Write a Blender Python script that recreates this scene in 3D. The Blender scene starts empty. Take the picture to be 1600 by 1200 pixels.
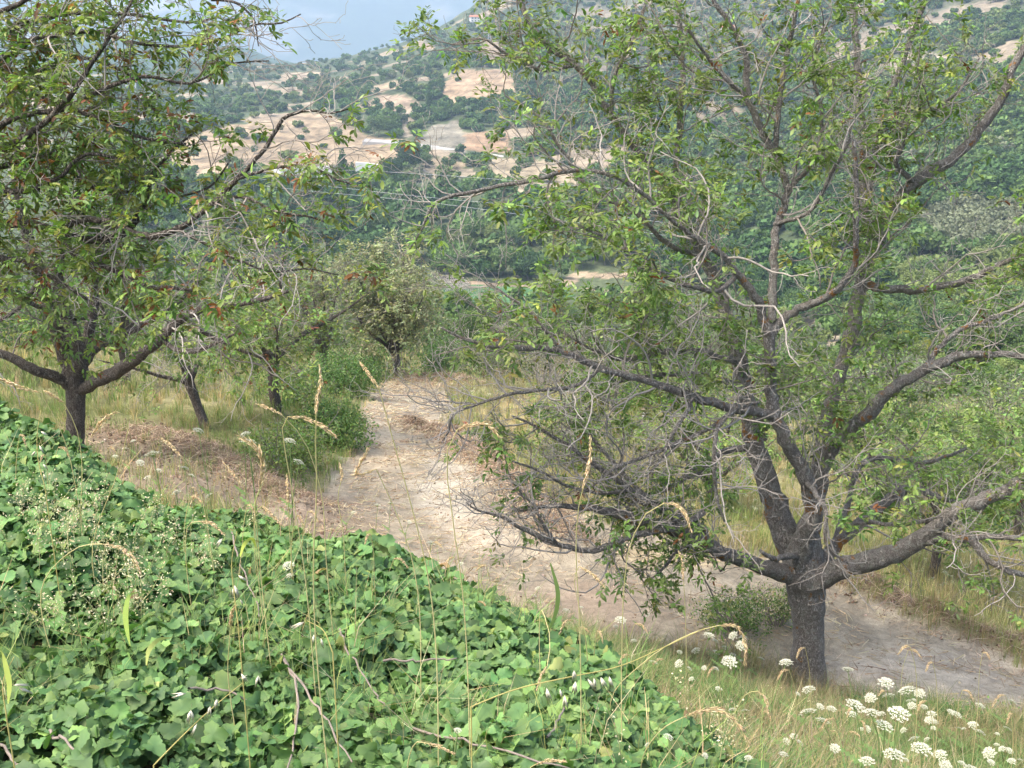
import bpy, math, random
import numpy as np
from math import radians as R

# ------------------------------------------------------------------ camera, world, sun, exposure
F = 1600.0
PITCH = math.atan(470.0 / F)
CP, SP = math.cos(PITCH), math.sin(PITCH)
S = bpy.context.scene
cd = bpy.data.cameras.new("camera"); cam = bpy.data.objects.new("camera", cd)
S.collection.objects.link(cam); S.camera = cam
cam.location = (0, 0, 0); cam.rotation_euler = (math.pi/2 - PITCH, 0, 0)
cd.sensor_width = 36.0; cd.lens = 36.0 * F / 1600.0
cd.clip_start = 0.05; cd.clip_end = 30000
S.render.resolution_x = 1024; S.render.resolution_y = 768
SUN_EL, SUN_AZ = R(60), R(-115)
w = bpy.data.worlds.new("World"); S.world = w; w.use_nodes = True
nt = w.node_tree
bg = nt.nodes['Background']
sky = nt.nodes.new('ShaderNodeTexSky'); sky.sky_type = 'NISHITA'; sky.sun_disc = False
sky.sun_elevation = SUN_EL; sky.sun_rotation = SUN_AZ; sky.dust_density = 6.0; sky.ozone_density = .6; sky.air_density = 1.0
nt.links.new(sky.outputs[0], bg.inputs[0]); bg.inputs[1].default_value = 0.15
sd = bpy.data.lights.new("sun", 'SUN'); sd.energy = 1.3; sd.angle = R(36); sd.color = (1, .91, .77)
so = bpy.data.objects.new("sun", sd); S.collection.objects.link(so)
so.rotation_euler = (math.pi/2 - SUN_EL, 0, -SUN_AZ + math.pi)
S.view_settings.view_transform = 'Standard'; S.view_settings.look = 'None'
S.view_settings.gamma = 1; S.view_settings.use_curve_mapping = False
S.view_settings.exposure = 1.50
try:
    S.cycles.max_bounces = 6; S.cycles.diffuse_bounces = 3; S.cycles.transmission_bounces = 3
    S.cycles.transparent_max_bounces = 4; S.cycles.volume_bounces = 1
except Exception: pass

# ------------------------------------------------------------------ helpers
rng = np.random.default_rng(7)
def unproj(px, py, Y):
    """world point on the ray through photo position (px,py) at forward distance Y"""
    a = (px - 800.0)/F; b = (600.0 - py)/F
    dx, dy, dz = a, CP + b*SP, -SP + b*CP
    k = Y/dy
    return np.array([dx*k, Y, dz*k])
def proj(P):
    d = P[..., 1]*CP - P[..., 2]*SP; v = P[..., 1]*SP + P[..., 2]*CP
    d = np.maximum(d, .05)
    return 800 + F*P[..., 0]/d, 600 - F*v/d, d
def _h(ix, iy, seed):
    n = (ix*374761393 + iy*668265263 + seed*1442695041) & 0x7fffffff
    n = ((n ^ (n >> 13))*1274126177) & 0x7fffffff
    return ((n ^ (n >> 16)) & 0xffff)/65535.0
def vnoise(x, y, seed=0):
    x = np.asarray(x, float); y = np.asarray(y, float)
    ix = np.floor(x).astype(np.int64); iy = np.floor(y).astype(np.int64)
    fx = x-ix; fy = y-iy; fx = fx*fx*(3-2*fx); fy = fy*fy*(3-2*fy)
    a = _h(ix, iy, seed); b = _h(ix+1, iy, seed); c = _h(ix, iy+1, seed); d = _h(ix+1, iy+1, seed)
    return (a*(1-fx)+b*fx)*(1-fy) + (c*(1-fx)+d*fx)*fy
def fbm(x, y, seed=0, octs=4):
    s = 0; a = .5; t = 0
    for o in range(octs):
        s = s + a*vnoise(x*2**o, y*2**o, seed+o*17); t += a; a *= .5
    return s/t
def inpoly(px, py, poly):
    res = np.zeros(np.shape(px), bool); n = len(poly)
    for i in range(n):
        x1, y1 = poly[i]; x2, y2 = poly[(i+1) % n]
        if y1 == y2: continue
        c = ((y1 > py) != (y2 > py)) & (px < (x2-x1)*(py-y1)/(y2-y1) + x1)
        res ^= c
    return res
def sm(a, b, x):
    t = np.clip((x-a)/(b-a), 0, 1); return t*t*(3-2*t)
def nrm(v): return v/np.maximum(np.linalg.norm(v, axis=-1, keepdims=True), 1e-9)

def link(o, parent=None):
    S.collection.objects.link(o)
    if parent is not None: o.parent = parent
    return o
def tag(o, label=None, cat=None, group=None, kind=None):
    if label: o['label'] = label
    if cat: o['category'] = cat
    if group: o['group'] = group
    if kind: o['kind'] = kind
    return o
def empty(name, loc, rz=0.0):
    o = bpy.data.objects.new(name, None); o.location = loc; o.rotation_euler = (0, 0, rz)
    o.empty_display_size = .2
    return link(o)
class Acc:
    def __init__(s): s.v = []; s.q = []; s.t = []; s.c = []; s.n = 0; s.qm = []; s.tm = []
    def add(s, v, quads=None, tris=None, col=None, mat=0):
        v = np.asarray(v, np.float32).reshape(-1, 3); m = len(v)
        if m == 0: return
        if quads is not None and len(quads):
            q = np.asarray(quads, np.int32); s.q.append(q + s.n); s.qm.append(np.full(len(q), mat, np.int32))
        if tris is not None and len(tris):
            t = np.asarray(tris, np.int32); s.t.append(t + s.n); s.tm.append(np.full(len(t), mat, np.int32))
        c = np.ones((m, 3), np.float32) if col is None else np.broadcast_to(np.asarray(col, np.float32), (m, 3))
        s.v.append(v); s.c.append(c); s.n += m
    def mesh(s, name, mats, smooth=True):
        me = bpy.data.meshes.new(name)
        if s.n:
            v = np.concatenate(s.v); c = np.concatenate(s.c)
            q = np.concatenate(s.q) if s.q else np.zeros((0, 4), np.int32)
            t = np.concatenate(s.t) if s.t else np.zeros((0, 3), np.int32)
            me.vertices.add(len(v)); me.vertices.foreach_set('co', v.ravel())
            me.loops.add(q.size + t.size)
            me.loops.foreach_set('vertex_index', np.concatenate([q.ravel(), t.ravel()]))
            me.polygons.add(len(q)+len(t))
            st = np.concatenate([np.arange(len(q))*4, q.size + np.arange(len(t))*3]).astype(np.int32)
            me.polygons.foreach_set('loop_start', st)
            mi = np.concatenate((s.qm or [np.zeros(0, np.int32)]) + (s.tm or [np.zeros(0, np.int32)]))
            me.polygons.foreach_set('material_index', mi.astype(np.int32))
            me.polygons.foreach_set('use_smooth', np.full(len(st), smooth))
            me.update(calc_edges=True)
            ca = me.color_attributes.new('Col', 'FLOAT_COLOR', 'POINT')
            ca.data.foreach_set('color', np.concatenate([c, np.ones((len(c), 1), np.float32)], 1).ravel())
        for m in (mats if isinstance(mats, (list, tuple)) else [mats]): me.materials.append(m)
        return me
    def build(s, name, mats, parent=None, smooth=True, origin=None):
        if origin is not None: s.v = [x - np.asarray(origin, np.float32) for x in s.v]
        me = s.mesh(name, mats, smooth)
        o = bpy.data.objects.new(name, me)
        if origin is not None and parent is None: o.location = origin
        return link(o, parent)
def tube(acc, pts, rad, sides=6, col=(1, 1, 1), mat=0, rough=0, cap=True):
    pts = np.asarray(pts, float); n = len(pts); rad = np.broadcast_to(np.asarray(rad, float), (n,))
    d = np.gradient(pts, axis=0); d = nrm(d)
    ref = np.array([0, 0, 1.0]) if abs(d[0][2]) < .9 else np.array([1.0, 0, 0])
    A = np.empty((n, 3)); a = nrm(np.cross(d[0], ref))
    for i in range(n):
        a = a - d[i]*np.dot(a, d[i]); a = a/max(np.linalg.norm(a), 1e-9); A[i] = a
    B = np.cross(d, A)
    th = np.arange(sides)*2*math.pi/sides
    rr = rad[:, None]*np.ones(sides)
    if rough:
        gx = np.repeat(np.arange(n)[:, None], sides, 1); gt = np.repeat(np.cos(th)[None], n, 0)
        rr = rr*(1 + rough*(vnoise(gx*.7+pts[0, 0]*13, gt*2.2 + 5*np.sin(th)[None], 3)-.5)*2)
    V = pts[:, None] + rr[..., None]*(np.cos(th)[None, :, None]*A[:, None] + np.sin(th)[None, :, None]*B[:, None])
    i = np.arange(n-1)[:, None]*sides; j = np.arange(sides)[None]; k = (j+1) % sides
    q = np.stack([i+j, i+k, i+sides+k, i+sides+j], -1).reshape(-1, 4)
    V = V.reshape(-1, 3); tr = None
    if cap:
        e = (n-1)*sides; V = np.vstack([V, pts[-1] + d[-1]*rad[-1]*.6])
        tr = np.array([[e+a_, e+(a_+1) % sides, n*sides] for a_ in range(sides)])
    acc.add(V, q, tr, col, mat)
def inst(acc, tv, tq, tt, pos, M, col, mat=0, tcol=None):
    """place template verts tv at N positions with (N,3,3) matrices (columns = axes*scale) and (N,3) colours"""
    N = len(pos); k = len(tv)
    if N == 0: return
    V = np.einsum('nij,kj->nki', M, np.asarray(tv, float)) + np.asarray(pos)[:, None]
    off = (np.arange(N)*k)[:, None, None]
    q = (np.asarray(tq)[None]+off).reshape(-1, 4) if tq is not None and len(tq) else None
    t = (np.asarray(tt)[None]+off).reshape(-1, 3) if tt is not None and len(tt) else None
    C = np.repeat(np.asarray(col)[:, None], k, 1)
    if tcol is not None: C = C*np.asarray(tcol)[None]
    acc.add(V.reshape(-1, 3), q, t, C.reshape(-1, 3), mat)
def frames(xdir, ndir, sc):
    """columns: x along xdir, z near ndir"""
    x = nrm(xdir); y = nrm(np.cross(ndir, x)); z = np.cross(x, y)
    sc = np.asarray(sc, float)
    if sc.ndim == 1: sc = np.stack([sc]*3, -1)
    return np.stack([x*sc[:, :1], y*sc[:, 1:2], z*sc[:, 2:3]], -1)
def rand_dirs(r, n):
    v = r.normal(size=(n, 3)); return nrm(v)
def jcol(r, n, base, var=.25, hue=.12):
    b = np.asarray(base, float)[None]*np.exp(r.normal(0, var, (n, 1)))
    return np.clip(b*np.exp(r.normal(0, hue, (n, 3))), 0, 1)
def mixcol(r, n, cols, ps, var=.2, hue=.1):
    idx = r.choice(len(cols), n, p=np.array(ps)/sum(ps))
    return np.clip(np.asarray(cols, float)[idx]*np.exp(r.normal(0, var, (n, 1)))*np.exp(r.normal(0, hue, (n, 3))), 0, 1)

# ------------------------------------------------------------------ materials
def newmat(name):
    m = bpy.data.materials.new(name); m.use_nodes = True; n = m.node_tree; n.nodes.clear()
    out = n.nodes.new('ShaderNodeOutputMaterial'); return m, n, out
def N_(n, t, **kw):
    x = n.nodes.new(t)
    for k, v in kw.items():
        if k in x.inputs: x.inputs[k].default_value = v
        else: setattr(x, k, v)
    return x
def leaf_mat(name, trans=.35, rough=.5, spec=.4, tcol=(1.1, 1.25, .5)):
    m, n, out = newmat(name); L = n.links.new
    at = N_(n, 'ShaderNodeAttribute', attribute_name='Col')
    p = N_(n, 'ShaderNodeBsdfPrincipled'); p.inputs['Roughness'].default_value = rough
    p.inputs['Specular IOR Level'].default_value = spec
    L(at.outputs['Color'], p.inputs['Base Color'])
    t = N_(n, 'ShaderNodeBsdfTranslucent')
    mu = N_(n, 'ShaderNodeMix', data_type='RGBA', blend_type='MULTIPLY'); mu.inputs[0].default_value = 1
    L(at.outputs['Color'], mu.inputs[6]); mu.inputs[7].default_value = (*tcol, 1)
    L(mu.outputs[2], t.inputs['Color'])
    mx = N_(n, 'ShaderNodeMixShader'); mx.inputs[0].default_value = trans
    L(p.outputs[0], mx.inputs[1]); L(t.outputs[0], mx.inputs[2]); L(mx.outputs[0], out.inputs[0])
    return m
def ground_mat(name, scale=1.0, bump=.4, contrast=.5, detail_scales=(.6, 6, 45)):
    m, n, out = newmat(name); L = n.links.new
    at = N_(n, 'ShaderNodeAttribute', attribute_name='Col')
    geo = N_(n, 'ShaderNodeNewGeometry')
    p = N_(n, 'ShaderNodeBsdfPrincipled'); p.inputs['Roughness'].default_value = .95
    p.inputs['Specular IOR Level'].default_value = .15
    prev = at.outputs['Color']; hs = []
    for i, sc in enumerate(detail_scales):
        no = N_(n, 'ShaderNodeTexNoise', Scale=sc*scale, Detail=6.0, Roughness=.65)
        L(geo.outputs['Position'], no.inputs['Vector'])
        mr = N_(n, 'ShaderNodeMapRange'); mr.inputs[1].default_value = .3; mr.inputs[2].default_value = .7
        mr.inputs[3].default_value = 1-contrast; mr.inputs[4].default_value = 1+contrast*.75
        L(no.outputs['Fac'], mr.inputs[0])
        vm = N_(n, 'ShaderNodeVectorMath', operation='SCALE'); L(prev, vm.inputs[0]); L(mr.outputs[0], vm.inputs['Scale'])
        prev = vm.outputs[0]; hs.append(no)
    L(prev, p.inputs['Base Color'])
    bp = N_(n, 'ShaderNodeBump', Strength=bump, Distance=.025/scale)
    L(hs[-1].outputs['Fac'], bp.inputs['Height']); L(bp.outputs[0], p.inputs['Normal'])
    L(p.outputs[0], out.inputs[0]); return m
def bark_mat(name, c1, c2, scale=1.0, lichen=0.0):
    m, n, out = newmat(name); L = n.links.new
    tc = N_(n, 'ShaderNodeTexCoord'); mp = N_(n, 'ShaderNodeMapping'); mp.inputs['Scale'].default_value = (1, 1, .3)
    L(tc.outputs['Object'], mp.inputs[0])
    vo = N_(n, 'ShaderNodeTexVoronoi', feature='DISTANCE_TO_EDGE', Scale=38*scale); L(mp.outputs[0], vo.inputs['Vector'])
    no0 = N_(n, 'ShaderNodeTexNoise', Scale=14*scale, Detail=5.0); L(mp.outputs[0], no0.inputs['Vector'])
    ad = N_(n, 'ShaderNodeVectorMath', operation='MULTIPLY_ADD'); L(no0.outputs['Color'], ad.inputs[0])
    ad.inputs[1].default_value = (.16, .16, .16); L(mp.outputs[0], ad.inputs[2]); L(ad.outputs[0], vo.inputs['Vector'])
    cr = N_(n, 'ShaderNodeMapRange'); cr.inputs[1].default_value = 0; cr.inputs[2].default_value = .22; L(vo.outputs['Distance'], cr.inputs[0])
    no = N_(n, 'ShaderNodeTexNoise', Scale=9*scale, Detail=8.0, Roughness=.7); L(tc.outputs['Object'], no.inputs['Vector'])
    mr = N_(n, 'ShaderNodeMapRange'); mr.inputs[1].default_value = .35; mr.inputs[2].default_value = .65; L(no.outputs['Fac'], mr.inputs[0])
    mx = N_(n, 'ShaderNodeMix', data_type='RGBA'); mx.inputs[6].default_value = (*c1, 1); mx.inputs[7].default_value = (*c2, 1)
    L(mr.outputs[0], mx.inputs[0])
    m2 = N_(n, 'ShaderNodeMix', data_type='RGBA'); m2.inputs[6].default_value = (c1[0]*.5, c1[1]*.48, c1[2]*.46, 1)
    L(cr.outputs[0], m2.inputs[0]); L(mx.outputs[2], m2.inputs[7]); col = m2.outputs[2]
    if lichen:
        for sc, lo, hi, c in ((4.4, .60, .645, (.40, .20, .06)), (17, .54, .64, (.38, .39, .35))):
            nn = N_(n, 'ShaderNodeTexNoise', Scale=sc, Detail=6.0, Roughness=.72); L(tc.outputs['Object'], nn.inputs['Vector'])
            r_ = N_(n, 'ShaderNodeMapRange'); r_.inputs[1].default_value = lo; r_.inputs[2].default_value = hi; L(nn.outputs['Fac'], r_.inputs[0])
            m3 = N_(n, 'ShaderNodeMix', data_type='RGBA'); L(r_.outputs[0], m3.inputs[0]); L(col, m3.inputs[6]); m3.inputs[7].default_value = (*c, 1)
            col = m3.outputs[2]
    at = N_(n, 'ShaderNodeAttribute', attribute_name='Col')
    m4 = N_(n, 'ShaderNodeMix', data_type='RGBA', blend_type='MULTIPLY'); m4.inputs[0].default_value = 1
    L(col, m4.inputs[6]); L(at.outputs['Color'], m4.inputs[7])
    p = N_(n, 'ShaderNodeBsdfPrincipled'); p.inputs['Roughness'].default_value = .9; p.inputs['Specular IOR Level'].default_value = .2
    L(m4.outputs[2], p.inputs['Base Color'])
    bp = N_(n, 'ShaderNodeBump', Strength=.9, Distance=.02); L(cr.outputs[0], bp.inputs['Height']); L(bp.outputs[0], p.inputs['Normal'])
    L(p.outputs[0], out.inputs[0]); return m
def plain_mat(name, c, rough=.8, noise=.25, scale=3.0, metal=0.0):
    m, n, out = newmat(name); L = n.links.new
    tc = N_(n, 'ShaderNodeTexCoord'); no = N_(n, 'ShaderNodeTexNoise', Scale=scale, Detail=5.0); L(tc.outputs['Object'], no.inputs['Vector'])
    mr = N_(n, 'ShaderNodeMapRange'); mr.inputs[3].default_value = 1-noise; mr.inputs[4].default_value = 1+noise; L(no.outputs['Fac'], mr.inputs[0])
    vm = N_(n, 'ShaderNodeVectorMath', operation='SCALE'); vm.inputs[0].default_value = c; L(mr.outputs[0], vm.inputs['Scale'])
    p = N_(n, 'ShaderNodeBsdfPrincipled'); p.inputs['Roughness'].default_value = rough; p.inputs['Metallic'].default_value = metal
    L(vm.outputs[0], p.inputs['Base Color']); L(p.outputs[0], out.inputs[0]); return m
M_leaf = leaf_mat('walnut_leaf', .35, .5, .35)
M_creeper = leaf_mat('creeper_leaf', .22, .58, .35, (1.05, 1.25, .5))
M_far = leaf_mat('distant_foliage', .2, .8, .15)
M_grass = leaf_mat('grass_blade', .3, .7, .2, (1.05, 1.1, .7))
M_white = leaf_mat('flower_petal', .3, .7, .2, (1, 1, .95))
M_bark = bark_mat('walnut_bark', (.31, .285, .26), (.53, .51, .48), 1.7, lichen=1.0)
M_bark2 = bark_mat('grey_bark', (.135, .115, .10), (.26, .24, .215), 1.3)
M_twig = plain_mat('twig_bark', (.20, .178, .155), .9, .4, 6)
M_dead = plain_mat('dead_twig', (.33, .305, .275), .9, .35, 6)
M_straw = leaf_mat('straw', .2, .8, .15, (1, .95, .8))
M_ground = ground_mat('meadow_ground', 1, .5, .35)
M_path = ground_mat('path_soil', 1, 1.0, .30, (1.3, 9, 70))
M_hill = ground_mat('hill_ground', .05, .4, .3, (.5, 4, 20))
# ------------------------------------------------------------------ terrain
CPX = [  # px, py, forward distance (bare ground under the vegetation)
 (560,850,12),(400,820,12),(300,760,12.5),(200,740,12.5),(500,775,15),(640,750,17),(760,760,16),(620,650,27),(700,650,27),(600,603,42),(690,600,42),
 (900,900,11.5),(1000,880,12),(900,990,9.6),(1100,960,10.6),(1265,980,10.6),(1265,1075,9.3),(1450,1070,9.3),(1600,1100,9),(1500,1000,11.3),(1600,1050,10.8),
 (118,722,15),(300,700,16.5),(430,645,21),(50,650,18),(250,600,26),(100,560,34),(350,570,33),(520,620,30),(-300,640,18),(-300,560,34),(500,690,20),
 (1150,810,16),(900,720,22),(1400,900,14),(1600,1000,12.5),(1100,700,25),(1400,760,25),(1600,800,22),(1600,700,42),(1250,700,34),
 (1000,625,42),(770,600,45),(1400,640,65),(850,640,33),(2000,1150,11),(2000,850,22),(2000,700,45),
 (450,560,50),(200,540,60),(-300,510,80),(600,560,65),(800,545,80),(1200,580,90),(1600,590,90)]
CXYZ = [(-1,1,-1.7),(0,1,-1.75),(1,1,-1.85),(0,.5,-1.65),(-.8,.5,-1.65),(.8,.5,-1.75),(-1.1,2,-1.82),(0,2.3,-1.98),(-3,2.5,-1.75),(-5,4,-1.8),(.7,3,-2.4),(2,2.4,-2.5),
 (-2.6,5,-2.05),(-1.7,5,-2.35),(-.55,5,-2.68),(.45,4.8,-3.12),(.95,4.6,-3.3),(1.2,4.4,-3.35),(1.9,4.6,-3.55),(3,6,-4.6),(1.6,6,-4.15),(4,5,-4.3),(6,7.5,-5.6),(3,3,-3.1),
 (-3,7,-3.15),(0,7,-4.05),(1.5,7,-4.6),(3,7.6,-5.35),(-4.2,9,-4.1),(-1.5,9.5,-5.15),(-6,7,-2.9),(-8,10,-4.2),(-12,12,-4.6),(2,9,-5.75)]
HPX = [(-300,500,120),(200,505,130),(600,500,150),(1000,520,150),(1600,545,140),(2000,560,140),
 (700,452,260),(1000,447,260),(1250,500,200),(1600,500,180),(300,440,260),(-300,430,260),(2000,480,200),
 (800,400,300),(600,385,310),(1000,400,290),(300,370,320),(800,340,350),(1000,330,350),(1250,380,260),(1600,400,240),(560,300,400),(700,290,420),(900,300,400),
 (300,265,450),(480,264,450),(600,262,460),(780,240,500),(600,222,520),(400,215,520),(900,240,480),(-300,260,450),(100,200,560),
 (300,160,700),(500,160,680),(620,165,620),(750,160,600),(600,110,850),(760,70,800),(440,104,1150),(350,100,1300),(250,110,1300),(0,110,1200),(-400,100,1200),
 (600,76,1150),(700,48,1100),(500,96,1200),
 (1200,300,360),(1600,330,270),(1600,200,370),(1300,200,470),(1600,90,470),(1300,90,620),(1600,0,620),(1000,150,600),(1000,50,850),(1250,0,850),(850,20,1050),(600,108,1500),(700,90,1500),(800,60,1500),(500,112,1500),(440,122,1500),(300,118,1500),(1000,-20,1500),
 (1000,-60,1100),(1600,-130,900),(2000,-150,900),(2000,100,400),(2000,300,260),(800,-30,1250)]
P = [unproj(*c) for c in CPX] + [np.array(c, float) for c in CXYZ] + [unproj(*c) for c in HPX]
P = np.array(P)
def _key(u, s): return np.stack([u*2.2, s], -1)
CK = _key(P[:, 0]/P[:, 1], np.log(P[:, 1])); CT = P[:, 2]/P[:, 1]
def _phi(a, b):
    d2 = ((a[:, None]-b[None])**2).sum(-1); return np.sqrt(d2 + .0025)
_A = _phi(CK, CK); n_ = len(CK); _A = np.block([[_A + np.eye(n_)*-1e-4, np.ones((n_, 1))], [np.ones((1, n_)), np.zeros((1, 1))]])
CW = np.linalg.solve(_A, np.append(CT, 0))
WIND = [([(640,668,24),(700,672,23),(740,700,20.5),(800,758,16.6),(850,800,14),(885,845,12.4)], .24, .4), ([(1300,915,12.3),(1400,968,11.8),(1500,1008,11.2),(1610,1052,10.8)], .32, .42),
        ([(200,672,17),(300,702,16.3),(380,735,15),(470,782,13.6)], .15, .6), ([(630,604,42),(690,606,41.5),(745,614,39)], .45, .9)]
WINDW = [(np.array([unproj(*p) for p in L])[:, :2], a_, w_) for L, a_, w_ in WIND]
def wind_dist(X, Y, L):
    dm = np.full(np.shape(X), 1e9)
    for (x1, y1), (x2, y2) in zip(L[:-1], L[1:]):
        ex, ey = x2-x1, y2-y1; t = np.clip(((X-x1)*ex+(Y-y1)*ey)/(ex*ex+ey*ey), 0, 1); dm = np.minimum(dm, np.hypot(X-x1-t*ex, Y-y1-t*ey))
    return dm
def height(X, Y, noise=True):
    X = np.asarray(X, float); Y = np.maximum(np.asarray(Y, float), .3); sh = X.shape
    k = _key((X/Y).ravel(), np.log(Y).ravel()); out = np.empty(len(k))
    for i in range(0, len(k), 40000): out[i:i+40000] = _phi(k[i:i+40000], CK)@CW[:-1] + CW[-1]
    z = out.reshape(sh)*Y
    if noise:
        n1 = sm(2, 6, Y)*(1-sm(60, 150, Y))
        z = z + n1*.16*(fbm(X*.6, Y*.6, 3, 4)-.5) + .05*n1*(fbm(X*3, Y*3, 9, 3)-.5)
        n3 = sm(6, 8, Y)*(1-sm(50, 60, Y))
        if np.any(n3 > 0):
            for L, am, wd in WINDW: z = z + n3*am*np.exp(-(wind_dist(X, Y, L)/wd)**2)*(.35 + 1.3*fbm(X*2.3, Y*2.3, 88, 4))
        n4 = sm(7, 9, Y)*(1-sm(30, 45, Y)); z = z + n4*(.07*(fbm(X*2.6, Y*2.6, 44, 4)-.5) + .05*(fbm(X*7, Y*5, 45, 2)-.5))
        n2 = sm(120, 350, Y)
        z = z + n2*(np.minimum(Y*.014, 7)*(fbm(X*.012, Y*.012, 21, 4)-.5) + 5*(fbm(X*.05, Y*.05, 31, 3)-.5))
    return z

# the earth cuts, tracks and banks on the far slope (outlines measured on the photograph, lying on the slope itself)
TAN = (.47, .37, .27)
CUTS = [
 ([(250,235),(300,212),(350,196),(420,188),(480,176),(520,180),(548,196),(575,212),(640,220),(655,232),(640,262),(600,268),(520,258),(470,262),(400,268),(330,278),(240,262)], TAN),
 ([(556,166),(590,150),(630,148),(660,162),(655,172),(600,175),(562,176)], (.46,.36,.28)),
 ([(688,152),(698,126),(725,110),(770,106),(800,112),(808,150),(770,160),(700,162)], (.48,.36,.26)),
 ([(652,222),(670,200),(700,190),(722,188),(730,222),(722,240),(690,236)], (.33,.31,.27)),
 ([(722,232),(726,212),(760,207),(795,210),(800,240),(760,240)], (.43,.30,.21)),
 ([(576,144),(585,134),(625,124),(645,128),(620,138),(600,146)], (.5,.41,.3)),
 ([(640,170),(680,166),(682,171),(650,178),(640,215),(622,215),(628,180)], (.42,.37,.31)),
 ([(780,245),(850,252),(900,270),(905,306),(850,308),(800,298),(760,276),(750,262)], (.43,.36,.27)),
 ([(570,308),(600,310),(640,322),(636,333),(600,322),(575,316)], (.56,.48,.36)),
 ([(585,326),(620,322),(640,332),(615,340),(590,336)], (.46,.36,.27)),
 ([(640,250),(700,244),(730,256),(720,268),(660,268)], (.44,.36,.27)),
 ([(660,268),(740,264),(748,275),(680,280)], (.40,.34,.27)),
 ([(872,446),(880,436),(905,424),(950,428),(1000,424),(1000,430),(950,436),(908,433),(895,442)], (.47,.38,.29)),
 ([(900,448),(960,452),(990,460),(985,464),(940,458)], (.42,.35,.27)),
 ([(1238,492),(1275,495),(1310,515),(1312,560),(1296,560),(1290,525),(1262,512)], (.42,.36,.28)),
 ([(690,438),(860,446),(860,449),(700,443)], (.44,.34,.27)),
 ([(1380,92),(1450,84),(1530,90),(1600,104),(1600,112),(1520,100),(1450,98),(1384,104)], (.45,.40,.34)),
 ([(430,118),(470,112),(500,112),(505,118),(470,124),(440,128)], (.50,.40,.30)),
 ([(395,135),(430,131),(438,138),(400,142)], (.48,.39,.30)),
 ([(650,70),(675,66),(678,76),(655,80)], (.48,.36,.28)),
 ([(635,48),(662,46),(664,54),(640,56)], (.50,.38,.30)),
 ([(745,80),(765,62),(790,70),(800,95),(770,100)], (.40,.32,.25)),
 ([(205,180),(300,176),(330,184),(300,190),(210,188)], (.48,.41,.32)),
 ([(200,150),(330,146),(335,150),(205,158)], (.45,.38,.3)),
]
def scrub_bare(X, Y, px):
    """natural bare patches between the scrub"""
    return fbm(X*.03, Y*.03, 51, 4) - .045 + .09*(px > 1250)*(Y > 420)
def hill_colour(X, Y, Z):
    px, py, d = proj(np.stack([X, Y, Z], -1))
    g = fbm(X*.01, Y*.01, 41, 4)[..., None]
    c = (1-g)*np.array([.055, .085, .04]) + g*np.array([.125, .15, .075])
    b = sm(.575, .64, scrub_bare(X, Y, px))[..., None]*(Y > 430)[..., None]
    c = c*(1-b) + b*np.array([.33, .27, .19])
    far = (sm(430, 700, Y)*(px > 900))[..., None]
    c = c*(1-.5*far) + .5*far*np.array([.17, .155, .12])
    olive = inpoly(px, py, [(1420,345),(1480,318),(1640,318),(1640,385),(1500,400),(1440,380)])[..., None]
    c = np.where(olive, np.array([.17, .19, .115]), c)
    field = inpoly(px, py, [(690,444),(870,448),(900,462),(780,480),(690,470)])[..., None]
    c = np.where(field, np.array([.085, .19, .075]), c)
    wob = 9*(fbm(X*.12, Y*.12, 77, 4)-.5)
    for poly, col in CUTS:
        m = inpoly(px+wob*1.5, py+wob*.7, poly)
        st = (.42 + 1.0*fbm(X*.22, Z*.55, 61, 5))[..., None]
        fr = Z/3.6 + .5*fbm(X*.05, Y*.05, 62, 3); st = st*np.where((fr-np.floor(fr)) < .16, .70, 1.04)[..., None]
        c = np.where(m[..., None], np.array(col)*np.array([.80, .79, .70])*st, c)
    return np.clip(c, 0, 1)
PATH = [(592,600),(640,592),(690,600),(705,640),(690,664),(760,690),(800,738),(865,790),(960,826),(1100,850),(1240,886),(1330,925),(1450,985),(1620,1060),(1750,1110),(1750,1210),
        (1600,1130),(1450,1112),(1300,1082),(1150,1020),(1000,1010),(900,1000),(700,1000),(400,960),(380,830),(470,790),(520,750),(556,700),(570,640)]
def near_colour(X, Y, Z):
    px, py, d = proj(np.stack([X, Y, Z], -1))
    a = fbm(X*.35, Y*.35, 5, 4)[..., None]
    c = (1-a)*np.array([.10, .125, .05]) + a*np.array([.24, .21, .10])
    def blob(cx, cy, rx, ry, col, k=1., lo=.55, hi=1.15, ymin=0):
        nonlocal c
        q = np.hypot((px-cx)/rx, (py-cy)/ry) + .5*(fbm(X*1.1, Y*1.1, 8, 3)-.5)
        m = ((1-sm(lo, hi, q))*k*(Y > ymin))[..., None]; c = c*(1-m) + m*np.array(col)
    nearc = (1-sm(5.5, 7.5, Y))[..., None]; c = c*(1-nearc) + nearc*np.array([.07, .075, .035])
    blob(330,760,230,75,(.26,.21,.155), 1, ymin=6); blob(200,700,160,50,(.245,.195,.14), .9, ymin=6)
    blob(860,650,130,40,(.33,.27,.13), .9, ymin=12); blob(1200,800,300,60,(.30,.27,.14), .8, ymin=12)
    blob(330,600,160,50,(.26,.24,.12), .8, ymin=12)
    # trampled soil fades out into the meadow along the path
    dm = np.full(px.shape, 1e9); n = len(PATH)
    for i in range(n):
        x1, y1 = PATH[i]; x2, y2 = PATH[(i+1) % n]; ex, ey = x2-x1, y2-y1
        t = np.clip(((px-x1)*ex+(py-y1)*ey)/(ex*ex+ey*ey), 0, 1); dm = np.minimum(dm, np.hypot(px-x1-t*ex, (py-y1-t*ey)*1.6))
    wd = np.clip(420/Y, 8, 42)
    m = (1-sm(.15, 1.0, dm/wd + 1.1*(fbm(X*2, Y*2, 66, 4)-.5)))[..., None]*(Y > 7)[..., None]*(Y < 50)[..., None]
    c = c*(1-m) + m*path_colour(X, Y, Z)
    return np.clip(c, 0, 1)
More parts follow.
